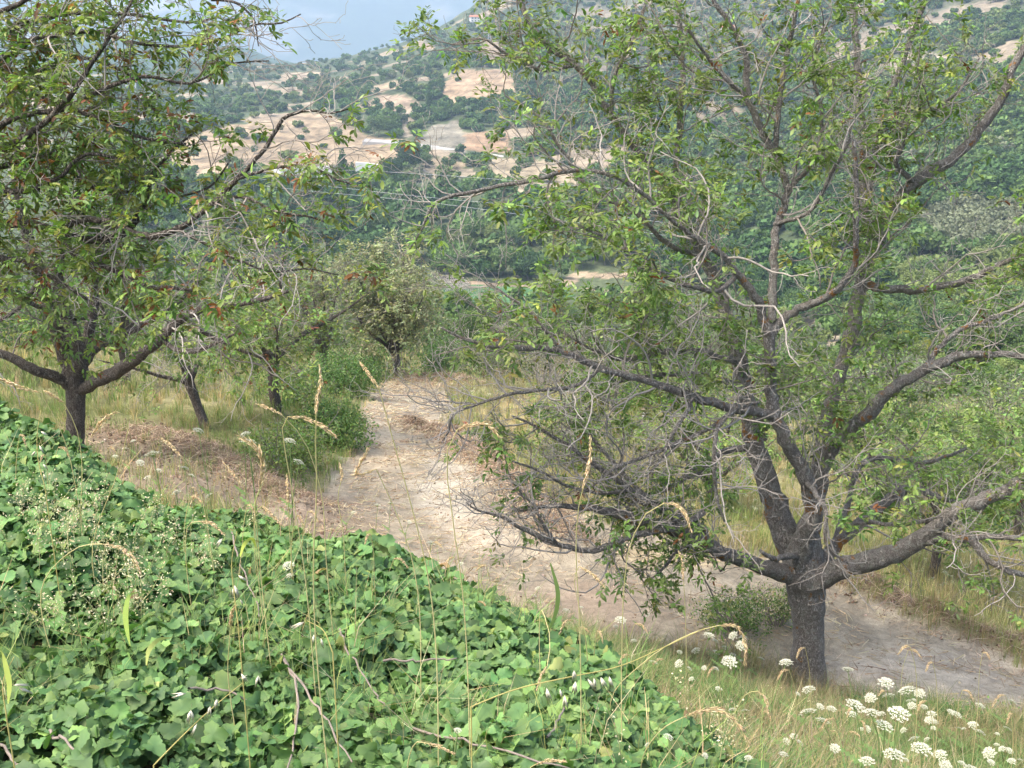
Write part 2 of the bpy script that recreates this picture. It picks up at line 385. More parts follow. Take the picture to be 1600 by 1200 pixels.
def path_colour(X, Y, Z):
    px, py, d = proj(np.stack([X, Y, Z], -1))
    a = fbm(X*.9, Y*.5, 15, 4)[..., None]; b = fbm(X*3.2, Y*3.2, 25, 4)[..., None]
    c = (1-a)*np.array([.26, .225, .165]) + a*np.array([.42, .372, .285])
    c = c*(.72+.56*b)
    def blob(cx, cy, rx, ry, col, k=1., lo=.35, hi=1.2):
        nonlocal c
        q = np.hypot((px-cx)/rx, (py-cy)/ry) + .9*(fbm(X*1.6, Y*1.6, 8, 4)-.5)
        m = ((1-sm(lo, hi, q))*k)[..., None]; c = c*(1-m) + m*np.array(col)*(.8+.4*b)
    blob(695,775,58,60,(.56,.51,.41), .8); blob(740,830,70,40,(.52,.45,.35), .8); blob(520,830,90,70,(.29,.235,.175), .7); blob(900,950,150,50,(.36,.285,.215), .8)
    blob(600,712,45,30,(.46,.38,.27), .8); blob(1540,1080,120,30,(.54,.47,.36), .9); blob(1440,1050,190,45,(.56,.49,.39), .8); blob(1050,870,120,25,(.44,.36,.22), .8)
    blob(450,800,90,60,(.26,.205,.155), .7)
    return np.clip(c, 0, 1)

def fan(s0, s1, ns, u0, u1, nu):
    s = np.linspace(s0, s1, ns)[:, None]; u = np.linspace(u0, u1, nu)[None]
    Y = np.exp(s)*np.ones_like(u); X = Y*u; return X, Y
def gridq(ns, nu):
    i = np.arange(ns-1)[:, None]*nu; j = np.arange(nu-1)[None]
    return np.stack([i+j, i+j+1, i+nu+j+1, i+nu+j], -1).reshape(-1, 4)
SJ = math.log(75.)
X, Y = fan(math.log(.35), SJ, 620, -1.25, 1.25, 420); Z = height(X, Y)
V = np.stack([X, Y, Z], -1); Q = gridq(*X.shape)
px, py, _ = proj(V)
wob = 16*(fbm(X*.8, Y*.8, 33, 3)-.5)*np.clip(14/Y, .4, 1.5)
onpath = inpoly(px + wob, py + wob*.6, PATH) & (Y > 6.5) & (Y < 48)
# the graded path lies a little below the meadow; loose earth is heaped along its edges
pf = onpath.ravel()[Q].all(1)
def submesh(mask, name, mat, colf):
    q = Q[mask]; used = np.unique(q); re = np.full(V.shape[0]*V.shape[1], -1); re[used] = np.arange(len(used))
    v = V.reshape(-1, 3)[used]; a = Acc(); a.add(v, re[q], None, colf(v[:, 0], v[:, 1], v[:, 2])); return a.build(name, mat)
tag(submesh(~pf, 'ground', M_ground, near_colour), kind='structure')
tag(submesh(pf, 'path', M_path, path_colour), kind='structure')
X2, Y2 = fan(SJ, math.log(1500.), 520, -1.0, 1.0, 640); Z2 = height(X2, Y2)
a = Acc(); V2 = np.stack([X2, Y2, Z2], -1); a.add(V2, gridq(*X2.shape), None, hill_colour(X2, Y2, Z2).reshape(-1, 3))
tag(a.build('hills', M_hill), kind='structure')
print('terrain', Z.min(), Z2.min(), Z2.max())
_pp = proj(V2)
def hits(pxs, pys, grid):
    """vectorised: first visible crossing along each ray"""
    A_ = V if grid == 'near' else V2
    Ys = A_[:, 0, 1]; umin = A_[0, 0, 0]/A_[0, 0, 1]; umax = A_[0, -1, 0]/A_[0, -1, 1]; nu = A_.shape[1]
    a = (pxs-800)/F; b = (600-pys)/F; dy = CP+b*SP; u = a/dy; t = (-SP+b*CP)/dy
    j = np.clip(((u-umin)/(umax-umin)*(nu-1)), 0, nu-1).round().astype(int)
    T = A_[:, :, 2]/A_[:, :, 1]
    out = np.full((len(pxs), 3), np.nan)
    Tc = T[:, j]                       # rows x n
    ok = Tc >= t[None]
    if grid == 'near': ok &= (Ys[:, None] > 5.5)
    r = ok.argmax(0); good = ok.any(0)
    Yh = Ys[r]; out[:, 0] = u*Yh; out[:, 1] = Yh; out[:, 2] = A_[r, j, 2]; out[~good] = np.nan
    return out

# far blue mountain range beyond the valley, one real ridge 4-7 km away
a = Acc(); xs = np.linspace(-4500, 5500, 260); ys = np.linspace(2600, 7600, 130); Xm, Ym = np.meshgrid(xs, ys)
ridge = np.exp(-((Ym-(6000+300*np.sin(Xm/1300)))/1500)**2)
Zm = -160 + (900+60*np.sin(Xm/1500+1) + 260*(fbm(Xm/900, Ym/900, 71, 5)-.5))*ridge + 260*(fbm(Xm/420, Ym/420, 81, 5)-.5)*ridge
cm = fbm(Xm/300, Ym/300, 91, 5)[..., None]; cm = (1-sm(.45, .62, cm))*np.array([.06, .085, .045]) + sm(.45, .62, cm)*np.array([.30, .28, .25])
a.add(np.stack([Xm, Ym, Zm], -1), gridq(*Xm.shape), None, cm.reshape(-1, 3)); tag(a.build('mountain', M_hill), kind='structure')
# intermediate ridge, left of the valley mouth
a = Acc(); xs = np.linspace(-1900, 900, 220); ys = np.linspace(1250, 2600, 90); Xm, Ym = np.meshgrid(xs, ys)
def ridge_top(x):  # top line measured at the saddle
    pts = np.array([unproj(p, q, 2000) for p, q in ((-200,60),(150,66),(300,64),(345,68),(400,82),(455,100),(520,112),(700,120))])
    return np.interp(x, pts[:, 0], pts[:, 2])
k = np.exp(-((Ym-2000)/420)**2)
Zm = -190 + (ridge_top(Xm)+190)*k + 28*(fbm(Xm/120, Ym/120, 95, 4)-.5)*k
a.add(np.stack([Xm, Ym, Zm], -1), gridq(*Xm.shape), None, (.045+.03*fbm(Xm/60, Ym/60, 96, 4)[..., None]*np.array([1, 1.5, .6])+np.array([0, .03, 0])).reshape(-1, 3))
tag(a.build('wooded_hill', M_hill), kind='structure')
# ------------------------------------------------------------------ trees: crooked branching
def smooth_path(pts, rad, n):
    pts = np.asarray(pts, float); rad = np.asarray(rad, float)
    d = np.r_[0, np.cumsum(np.linalg.norm(np.diff(pts, axis=0), axis=1))]
    t = np.linspace(0, d[-1], n)
    # Catmull-Rom through the points
    m = np.gradient(pts, d, axis=0); out = np.empty((n, 3))
    i = np.clip(np.searchsorted(d, t, 'right')-1, 0, len(d)-2); h = (d[i+1]-d[i])[:, None]; q = ((t-d[i])[:, None])/h
    out = (2*q**3-3*q**2+1)*pts[i] + (q**3-2*q**2+q)*h*m[i] + (-2*q**3+3*q**2)*pts[i+1] + (q**3-q**2)*h*m[i+1]
    return out, np.interp(t, d, rad)
def walk(r, p, d, L, n, wig, up, droop=0.0):
    pts = [p]; d = d/np.linalg.norm(d); st = L/n
    for i in range(n):
        d = d + r.normal(0, wig, 3) + np.array([0, 0, up]) - np.array([0, 0, droop*i/n]); d = d/np.linalg.norm(d)
        p = p + d*st; pts.append(p)
    return np.array(pts)
def side_dir(r, d, ang):
    a = np.cross(d, r.normal(size=3)); a /= max(np.linalg.norm(a), 1e-6)
    return d*math.cos(ang) + a*math.sin(ang)
def ramify(r, bases, specs, leafy=None, clear=None):
    """bases: (pts, rads, start fraction).  Each spec: step, L, ang, wig, up, n.  -> branches per level, tips"""
    cur = [(p, ra, f, 1.0 if leafy is None else leafy[i]) for i, (p, ra, f) in enumerate(bases)]; levels = []; tips = []
    for li, sp in enumerate(specs):
        new = []
        for p, ra, f0, lf in cur:
            seg = np.linalg.norm(np.diff(p, axis=0), axis=1); cum = np.r_[0, np.cumsum(seg)]; T = cum[-1]
            s = T*f0 + sp['step']*r.uniform(.2, 1)
            while s < T*1.001:
                i = min(np.searchsorted(cum, s, 'right')-1, len(p)-2); q = (s-cum[i])/max(seg[i], 1e-6)
                pos = p[i]*(1-q)+p[i+1]*q; rr = ra[i]*(1-q)+ra[i+1]*q
                d = (p[i+1]-p[i])/max(seg[i], 1e-6)
                if clear is not None and li == 0 and np.linalg.norm(pos-clear[0]) < clear[1]*r.uniform(.6, 1.2): s += sp['step']; continue
                fr = s/T; L = sp['L']*r.uniform(.5, 1.25)*(1-.45*fr)
                r0 = min(rr*.7, max(L*sp.get('rf', .011), sp.get('rmin', .0025)))
                dd = side_dir(r, d, R(r.uniform(*sp['ang'])))
                b = walk(r, pos, dd, L, sp['n'], sp['wig'], sp['up'], sp.get('droop', 0))
                lf2 = lf if li else (r.random() < sp.get('leafy', .6)*lf)
                new.append((b, np.linspace(r0, max(r0*.35, .0016), len(b)), .12, lf2))
                s += sp['step']*r.uniform(.5, 1.5)
        levels.append(new); cur = new
    return levels
def emit(acc, levels, sides=(6, 5, 4, 3), mats=(0, 0, 0, 0), r=None, deadmat=None):
    for li, lv in enumerate(levels):
        for p, ra, f, lf in lv:
            tone = 1.0 if r is None else r.uniform(.75, 1.2)
            tube(acc, p, ra, sides[min(li, 3)], (tone,)*3, deadmat if (deadmat is not None and not lf) else mats[min(li, 3)])
# leaflet templates: x along the blade
LT_V = np.array([(0,0,0),(.32,.17,.05),(.72,.16,.03),(1,0,-.06),(.72,-.16,.03),(.32,-.17,.05),(.35,0,0),(.72,0,-.02)])
LT_Q = [(0,6,1,1)][:0]
LT_Q = [(6,7,2,1),(5,4,7,6)]; LT_T = [(0,6,1),(0,5,6),(7,3,2),(4,3,7)]
D_V = np.array([(0,0,0),(.5,.26,.04),(1,0,0),(.5,-.26,.04)]); D_T = [(0,2,1),(0,3,2)]
def compound(acc, r, pos, dirs, L, cols, n=5, simple=False, tight=False):
    """one pinnate walnut leaf per site: n leaflets along a short drooping stalk"""
    N = len(pos)
    if N == 0: return
    pos = np.asarray(pos); dirs = nrm(np.asarray(dirs)); L = np.broadcast_to(L, (N,))
    up = np.array([0, 0, 1.0]); side = nrm(np.cross(dirs, up + r.normal(0, .35, (N, 3))))
    k = 0
    for i in range(n):
        if i == n-1: f = 1.0; sd = 0
        else: f = .35 + .5*(i//2)/max(1, (n-1)//2); sd = 1 if i % 2 else -1
        p = pos + dirs*(L*f*.62)[:, None] - up*(L*f*f*.10)[:, None]
        x = dirs*(.55 if sd else 1) + side*sd*.9 + r.normal(0, .22, (N, 3)) - up*.28
        z = up + r.normal(0, .45, (N, 3))
        s = L*r.uniform(.38, .62, N)
        M = frames(x, z, s)
        c = cols*np.exp(r.normal(0, .12, (N, 1)))
        if simple: inst(acc, D_V, None, D_T, p, M, c)
        else: inst(acc, LT_V, LT_Q, LT_T, p, M, c)
def leaf_sites(r, levels, per_tip=2, prob=.8, from_level=2, along=1):
    P_, D_ = [], []
    for li in range(from_level, len(levels)):
        for p, ra, f, lf in levels[li]:
            if not lf or r.random() > prob: continue
            for k in range(per_tip):
                i = len(p)-1 - (k*along) % max(1, len(p)-1)
                d = p[i]-p[i-1]; d = d/max(np.linalg.norm(d), 1e-6)
                P_.append(p[i]); D_.append(d + r.normal(0, .55, 3) + np.array([0, 0, -.1]))
    return np.array(P_).reshape(-1, 3), np.array(D_).reshape(-1, 3)
def trace(pts):
    """(px, py, radius px, distance) measured on the photograph -> world points and radii in metres"""
    P_, R_ = [], []
    for x, y, rr, Y in pts:
        p = unproj(x, y, Y); P_.append(p); R_.append(.88*rr*proj(p)[2]/F)
    return np.array(P_), np.array(R_)
GREEN1 = (.195, .285, .078); GREEN2 = (.14, .22, .068); YEL = (.28, .31, .08); BROWN = (.19, .085, .035); PALE = (.22, .28, .11)

def hero(name, label, base, trunk, limbs, specs, leafy, seed, leafL, cols, ps, bark, per_tip=2, prob=.8, nleaf=5, cat='tree', group=None, slim=1.0):
    r = np.random.default_rng(seed)
    root = empty(name, base); tag(root, label, cat, group); base = np.asarray(base)
    a = Acc(); tp, tr = trace(trunk); tp, tr = smooth_path(tp, tr, 26)
    tp = tp + r.normal(0, .006, tp.shape); tube(a, tp, tr, 22, rough=.10)
    a.build('trunk', bark, None, origin=base).parent = root; root.children[-1].location = (0, 0, 0)
    bases = []; lfs = []
    for L in limbs:
        lf_ = 1.0
        if isinstance(L, tuple): L, lf_ = L
        lp, lr = trace(L); n = max(8, int(len(L)*4)); lp, lr = smooth_path(lp, lr*slim, n)
        lp[1:-1] += r.normal(0, 1, (n-2, 3))*np.minimum(.009, .22*lr[1:-1, None])
        big = lr.max() > .03
        a = Acc(); tube(a, lp, lr, 14 if big else 8, rough=.10 if big else .04)
        o = a.build('limb', bark, None, origin=base); o.parent = root; o.location = (0, 0, 0)
        bases.append((lp, lr, .22 if big else .06)); lfs.append(lf_)
    lv = ramify(r, bases, specs, lfs, (tp[-8], 1.25))
    a = Acc(); emit(a, lv, r=r, deadmat=1)
    o = a.build('twigs', [M_twig, M_dead], None, origin=base); o.parent = root; o.location = (0, 0, 0)
    P_, D_ = leaf_sites(r, lv, per_tip, prob, 1)
    a = Acc(); c = mixcol(r, len(P_), cols, ps, .22, .08)
    compound(a, r, P_, D_, leafL*r.uniform(.7, 1.2, len(P_)), c, nleaf)
    o = a.build('crown', M_leaf, None, origin=base); o.parent = root; o.location = (0, 0, 0)
    print(name, 'branches', [len(x) for x in lv], 'leaves', len(P_))
    return root

# ---- the big walnut on the right
b0 = unproj(1265, 1078, 9.3)
T = 9.3
trunk = [(1266,1112,50,T),(1265,1088,39,T),(1265,1066,32,T),(1264,1040,29,T),(1263,1000,27,T),(1262,960,28,T),(1260,925,33,T),(1256,895,38,T),(1256,868,33,T),(1262,840,24,T),(1266,820,14,T)]
limbs = [
 ([(1080,838,8,T-.7),(1040,800,7,T-.8),(985,765,6,T-.9),(935,730,5,T-1),(885,695,4,T-1.05),(835,665,3,T-1.1),(800,650,2,T-1.1)], .40),
 ([(1010,780,5,T-.85),(975,740,4,T-.7),(930,690,3.5,T-.6),(900,650,3,T-.5),(880,630,2,T-.5)], .5),
 ([(985,765,4,T-.9),(940,770,3.5,T-1.1),(890,760,3,T-1.2),(840,735,2.5,T-1.3),(800,720,2,T-1.3)], .4),
 [(1090,845,4,T-.6),(1055,865,3.4,T-.8),(1035,890,2.6,T-.9),(1015,905,1.6,T-.9)],
 ([(1262,905,18,T),(1215,893,19,T-.1),(1190,885,15,T-.2),(1130,865,14,T-.45),(1075,835,14,T-.7),(1010,815,12,T-.9),(955,800,9,T-1.0),(905,792,6,T-1.1),(850,792,4,T-1.2),(800,800,2.5,T-1.2)], 0.9),
 [(1112,858,9,T-.5),(1085,815,8,T-.6),(1050,803,6,T-.7),(1010,790,4,T-.8),(975,770,3,T-.8)],
 ([(1100,800,6,T-.9),(1070,822,7,T-1),(1035,828,7,T-1.1),(990,836,6,T-1.2),(930,860,6,T-1.3),(870,850,5,T-1.4),(820,828,4,T-1.5),(780,806,3,T-1.6),(745,797,2,T-1.6),(728,785,1.3,T-1.6)], 0.25),
 ([(870,850,4,T-1.4),(845,815,3,T-1.5),(835,790,2.4,T-1.5),(808,770,1.5,T-1.6)], 0.15),
 [(1252,890,24,T+.1),(1232,850,27,T+.15),(1222,820,26,T+.2),(1200,760,22,T+.3),(1178,690,19,T+.4),(1165,620,17,T+.5),(1152,560,16,T+.6),(1135,500,14,T+.7),(1122,450,13,T+.8),(1098,400,11,T+.9),(1070,350,9,T+1),(1042,300,8,T+1),(1005,245,7,T+1),(955,180,6.5,T+1),(900,101,6,T+1),(855,71,5.5,T+.9),(825,30,5,T+.9),(800,-20,4,T+.9)],
 [(1060,335,7,T+1),(1055,280,6,T+1.1),(1062,200,6,T+1.2),(1066,100,5.5,T+1.2),(1062,30,5,T+1.2),(1060,-40,4,T+1.2)],
 [(1250,880,20,T-.1),(1255,845,19,T-.15),(1270,790,17,T-.25),(1261,752,15,T-.3),(1237,705,14,T-.35),(1213,655,13,T-.4),(1206,600,11.5,T-.4),(1204,560,11,T-.4),(1202,525,12,T-.4)],
 ([(1204,530,10,T-.4),(1188,480,9,T-.45),(1165,445,8,T-.5),(1130,400,6.5,T-.6),(1085,370,5.5,T-.7),(1050,345,4.5,T-.8),(1000,300,4,T-.9),(950,272,4,T-1),(900,266,4.5,T-1),(825,283,4.5,T-1.1),(750,298,4,T-1.2),(675,322,3,T-1.3),(660,356,2.3,T-1.3),(638,392,1.5,T-1.3)], 0.55),
 [(1204,525,10,T-.4),(1222,500,9,T-.4),(1242,486,8,T-.4),(1280,470,8,T-.5),(1312,450,7,T-.6),(1335,415,6,T-.6),(1337,370,5.5,T-.7),(1338,300,5,T-.7),(1335,220,4,T-.7)],
 [(1206,500,9,T-.4),(1208,430,8,T-.3),(1212,356,8,T-.2),(1231,300,7.5,T-.1),(1212,244,7,T),(1190,200,6.5,T),(1169,150,6.5,T),(1163,86,5.5,T),(1139,37,5,T),(1108,-10,4,T)],
 [(1212,250,5.5,T),(1214,200,5.5,T),(1225,112,5.5,T+.1),(1236,56,5,T+.1),(1248,-10,4,T+.1)],
 [(1169,150,4.5,T),(1140,130,4,T-.1),(1110,95,3.5,T-.1),(1085,60,3,T-.2),(1068,30,2.5,T-.2)],
 ([(1210,648,10,T-.4),(1160,640,9.5,T-.6),(1110,630,9,T-.8),(1060,610,8,T-1),(1000,592,7,T-1.15),(930,572,7,T-1.3),(880,550,6,T-1.4),(820,543,6,T-1.5),(765,540,4.5,T-1.6),(720,528,3,T-1.6),(690,512,2,T-1.6)], 0.55),
 ([(1185,628,3.5,T-.6),(1150,640,4.5,T-.9),(1122,668,5,T-1.1),(1116,700,5,T-1.2),(1117,745,4,T-1.2),(1122,785,3,T-1.2),(1132,815,1.8,T-1.2)], 0.05),
 ([(1150,640,4,T-.9),(1110,668,4,T-1),(1060,692,4.5,T-1.1),(1000,716,4,T-1.2),(960,732,3,T-1.3),(925,760,2,T-1.3)], 0.15),
 ([(1088,615,5,T-.9),(1068,650,4.5,T-1.1),(1050,680,4,T-1.2),(1038,708,2.5,T-1.2),(1010,745,2,T-1.2)], 0.3),
 ([(940,575,4,T-1.3),(905,600,4,T-1.4),(855,608,3.5,T-1.5),(794,617,3.2,T-1.6),(745,632,2.6,T-1.6),(706,652,2.4,T-1.7),(700,675,2,T-1.7),(690,692,1.2,T-1.7)], 0.12),
 ([(745,632,2.2,T-1.6),(710,628,1.8,T-1.6),(675,627,1.2,T-1.6)], 0.1),
 [(880,552,4,T-1.4),(855,520,3.5,T-1.4),(820,480,3,T-1.4),(790,460,2.4,T-1.4),(760,440,1.6,T-1.4)],
 [(1155,565,8,T+.5),(1131,561,7,T+.3),(1100,551,7,T+.1),(1063,546,6.5,T-.1),(1030,552,6,T-.2),(985,562,5,T-.3),(930,548,3,T-.4),(880,520,2,T-.4)],
 [(1158,605,7,T+.4),(1115,590,6,T+.2),(1070,584,5.5,T),(1020,588,4.5,T-.1),(960,600,3,T-.3),(915,640,2,T-.4)],
 [(1165,700,7,T+.4),(1130,705,6.5,T+.3),(1095,735,6.5,T+.1),(1050,760,5,T),(1000,775,3.5,T-.2),(950,770,2,T-.3)],
 [(1262,880,15,T+.2),(1272,820,14,T+.2),(1280,770,14,T+.3),(1297,705,13.5,T+.3),(1325,672,13,T+.2),(1360,642,13,T+.1),(1400,605,11.5,T),(1440,580,10.5,T-.1),(1485,560,9,T-.2),(1540,552,7,T-.3),(1610,558,5.5,T-.4)],
 ([(1440,580,6,T-.1),(1455,560,6,T-.1),(1470,540,5.5,T-.1),(1500,515,5,T-.1),(1545,500,4,T-.1),(1610,470,3,T-.1)], 0.5),
 [(1262,880,17,T+.4),(1270,800,16,T+.5),(1284,700,15,T+.6),(1302,620,13.5,T+.7),(1322,548,13,T+.8),(1336,485,14,T+.9),(1347,440,14,T+1),(1366,380,14,T+1),(1397,320,13,T+1),(1432,285,12,T+.9),(1500,240,10.5,T+.9),(1540,190,9.5,T+.9),(1562,160,9,T+.9),(1580,110,8.5,T+.9),(1606,70,8,T+.9)],
 [(1362,390,9,T+1),(1352,330,8,T+1),(1350,260,8,T+1.1),(1345,180,7,T+1.2),(1339,94,6.5,T+1.2),(1334,30,6,T+1.2),(1330,-40,5,T+1.2)],
 [(1352,330,6,T+1),(1368,240,6,T+1),(1385,160,5.5,T+1.1),(1418,75,5.5,T+1.2),(1448,-10,5,T+1.2)],
 ([(1345,445,9,T+1),(1400,452,8,T+.9),(1460,450,7.5,T+.7),(1510,438,6.5,T+.6),(1560,415,6,T+.5),(1610,395,5,T+.4)], 0.55),
 [(1430,287,6,T+.9),(1400,250,5,T+.8),(1420,215,4,T+.8),(1450,180,3.5,T+.8),(1500,140,3,T+.7),(1530,90,2,T+.7)],
 [(1262,915,24,T-.1),(1285,902,24,T-.15),(1319,887,21,T-.25),(1375,872,20,T-.4),(1431,851,18,T-.5),(1462,824,15,T-.6),(1495,800,14.5,T-.7),(1544,778,14,T-.8),(1610,745,13,T-.9)],
 ([(1435,848,9,T-.5),(1480,840,8.5,T-.7),(1515,842,8,T-.8),(1540,872,7,T-.9),(1575,892,6,T-1),(1612,900,5,T-1)], 0.3),
 ([(1510,842,6,T-.8),(1550,838,6,T-.8),(1612,842,5,T-.9)], 0.2),
 [(1276,895,14,T+.3),(1292,870,13,T+.4),(1315,842,12.5,T+.5),(1345,817,12,T+.6),(1380,787,11,T+.7),(1420,765,9,T+.8),(1450,770,7,T+.9),(1490,785,5,T+1),(1540,790,3.5,T+1)],
 [(1300,860,7,T+.4),(1315,820,7,T+.6),(1330,770,6,T+.8),(1345,725,5.5,T+.9),(1390,715,5,T+1),(1450,722,4,T+1),(1510,700,3,T+1)],
 [(1320,822,4,T+.5),(1360,816,4,T+.2),(1410,820,4,T),(1460,812,3,T-.1)],
 ([(1262,755,6,T-.4),(1280,780,5,T-.7),(1290,800,4.5,T-.9),(1292,850,3.5,T-1),(1310,870,3,T-1),(1325,880,2,T-1)], 0.05),
 ([(1244,868,7,T-.2),(1225,870,6,T-.45),(1208,872,5,T-.6),(1196,866,4.5,T-.65),(1188,860,3,T-.7)], 0.0),
 [(1150,430,6,T-.5),(1120,455,5,T-.8),(1060,440,4.5,T-1),(1010,415,4,T-1.1),(960,380,3,T-1.2),(900,350,2,T-1.3)],
 [(1210,350,4.5,T-.2),(1265,330,4,T-.5),(1300,270,3.5,T-.6),(1330,215,3,T-.7)],
 [(1230,300,5,T-.1),(1270,250,4.5,T-.2),(1285,180,4,T-.3),(1270,110,3,T-.3),(1290,40,2.5,T-.3)],
 [(1100,400,6,T+.9),(1050,385,5,T+.7),(990,330,4.5,T+.5),(930,300,4,T+.4),(880,240,3.5,T+.3),(840,180,3,T+.2),(790,150,2,T+.2)],
 [(955,180,4.5,T+1),(960,120,4,T+1),(990,60,3.5,T+1),(1010,0,3,T+1)],
 [(900,101,4,T+1),(850,110,3.5,T+.8),(800,90,3,T+.7),(750,60,2.2,T+.6),(705,70,1.5,T+.6)],
]
sp = [dict(step=.10, L=1.05, ang=(35, 78), wig=.24, up=.06, n=9, rf=.0105, leafy=.50),
      dict(step=.115, L=.44, ang=(35, 75), wig=.28, up=.07, n=6, rf=.0105),
      dict(step=.10, L=.18, ang=(30, 70), wig=.28, up=.07, n=4, rf=.016, rmin=.0022)]
hero('walnut_tree', 'large spreading walnut tree with orange lichen on its grey forked trunk, in the right foreground', b0, trunk, limbs, sp, .6, 11, .125,
     [GREEN1, GREEN2, PALE, YEL, BROWN], [.46, .32, .16, .04, .012], M_bark, per_tip=3, prob=.62, slim=.90)

# ---- the walnut at the left, trunk standing on the brown bank
T = 15.0
b1 = unproj(118, 722, T)
trunk = [(118,740,18,T),(118,720,17,T),(118,680,15.5,T),(118,640,15.5,T),(117,610,17,T),(114,580,18,T),(112,560,14,T)]
limbs = [
 [(114,590,15,T),(100,545,16,T),(85,500,15,T-.1),(72,465,14,T-.2),(62,430,12,T-.3),(50,390,10,T-.4),(35,340,9,T-.5),(25,280,7,T-.6),(30,220,5,T-.7),(45,160,3,T-.7)],
 [(118,590,15,T),(122,555,13,T-.1),(112,515,12,T-.2),(95,470,11,T-.3),(92,420,8,T-.4),(105,360,6,T-.5),(120,300,5,T-.6),(130,220,4,T-.6)],
 [(124,590,12,T),(132,550,11,T+.2),(142,505,9,T+.3),(148,460,8,T+.4),(146,410,7,T+.4),(160,350,6,T+.5),(190,300,4,T+.5),(210,240,3,T+.5)],
 [(122,612,11,T),(145,598,12,T-.1),(180,582,12,T-.3),(215,558,11,T-.5),(250,530,10,T-.6),(283,497,8,T-.7),(310,484,7,T-.8),(350,478,6,T-.9),(400,470,5,T-1),(450,455,3,T-1)],
 [(126,580,7,T),(150,545,7,T+.2),(190,525,6,T+.3),(230,505,5,T+.4),(270,480,4,T+.5),(310,440,3,T+.5)],
 [(112,605,10,T),(85,588,10,T-.2),(50,576,9,T-.4),(15,557,8,T-.5),(-30,540,7,T-.6),(-90,500,5,T-.7)],
 [(60,440,5,T-.3),(30,480,4,T-.6),(0,500,3,T-.8),(-40,520,2,T-.9)],
 [(250,530,5,T-.6),(290,550,4,T-.8),(330,540,3,T-.9),(370,520,2,T-1)],
 [(283,497,4,T-.7),(320,520,4,T-.7),(370,545,3,T-.7),(410,560,2,T-.7)],
]
sp = [dict(step=.20, L=1.7, ang=(35, 78), wig=.22, up=.03, n=9, rf=.0095, leafy=.52, droop=.06),
      dict(step=.19, L=.68, ang=(35, 75), wig=.26, up=.02, n=6, rf=.0095),
      dict(step=.15, L=.27, ang=(30, 70), wig=.25, up=0, n=4, rf=.016, rmin=.0035)]
hero('walnut_tree', 'dark leaning walnut tree with low arching limbs, standing on the brown bank at the left', b1, trunk, limbs, sp, .75, 12, .155,
     [GREEN1, GREEN2, YEL, BROWN], [.38, .46, .10, .05], M_bark2, per_tip=3, prob=.8, nleaf=5)

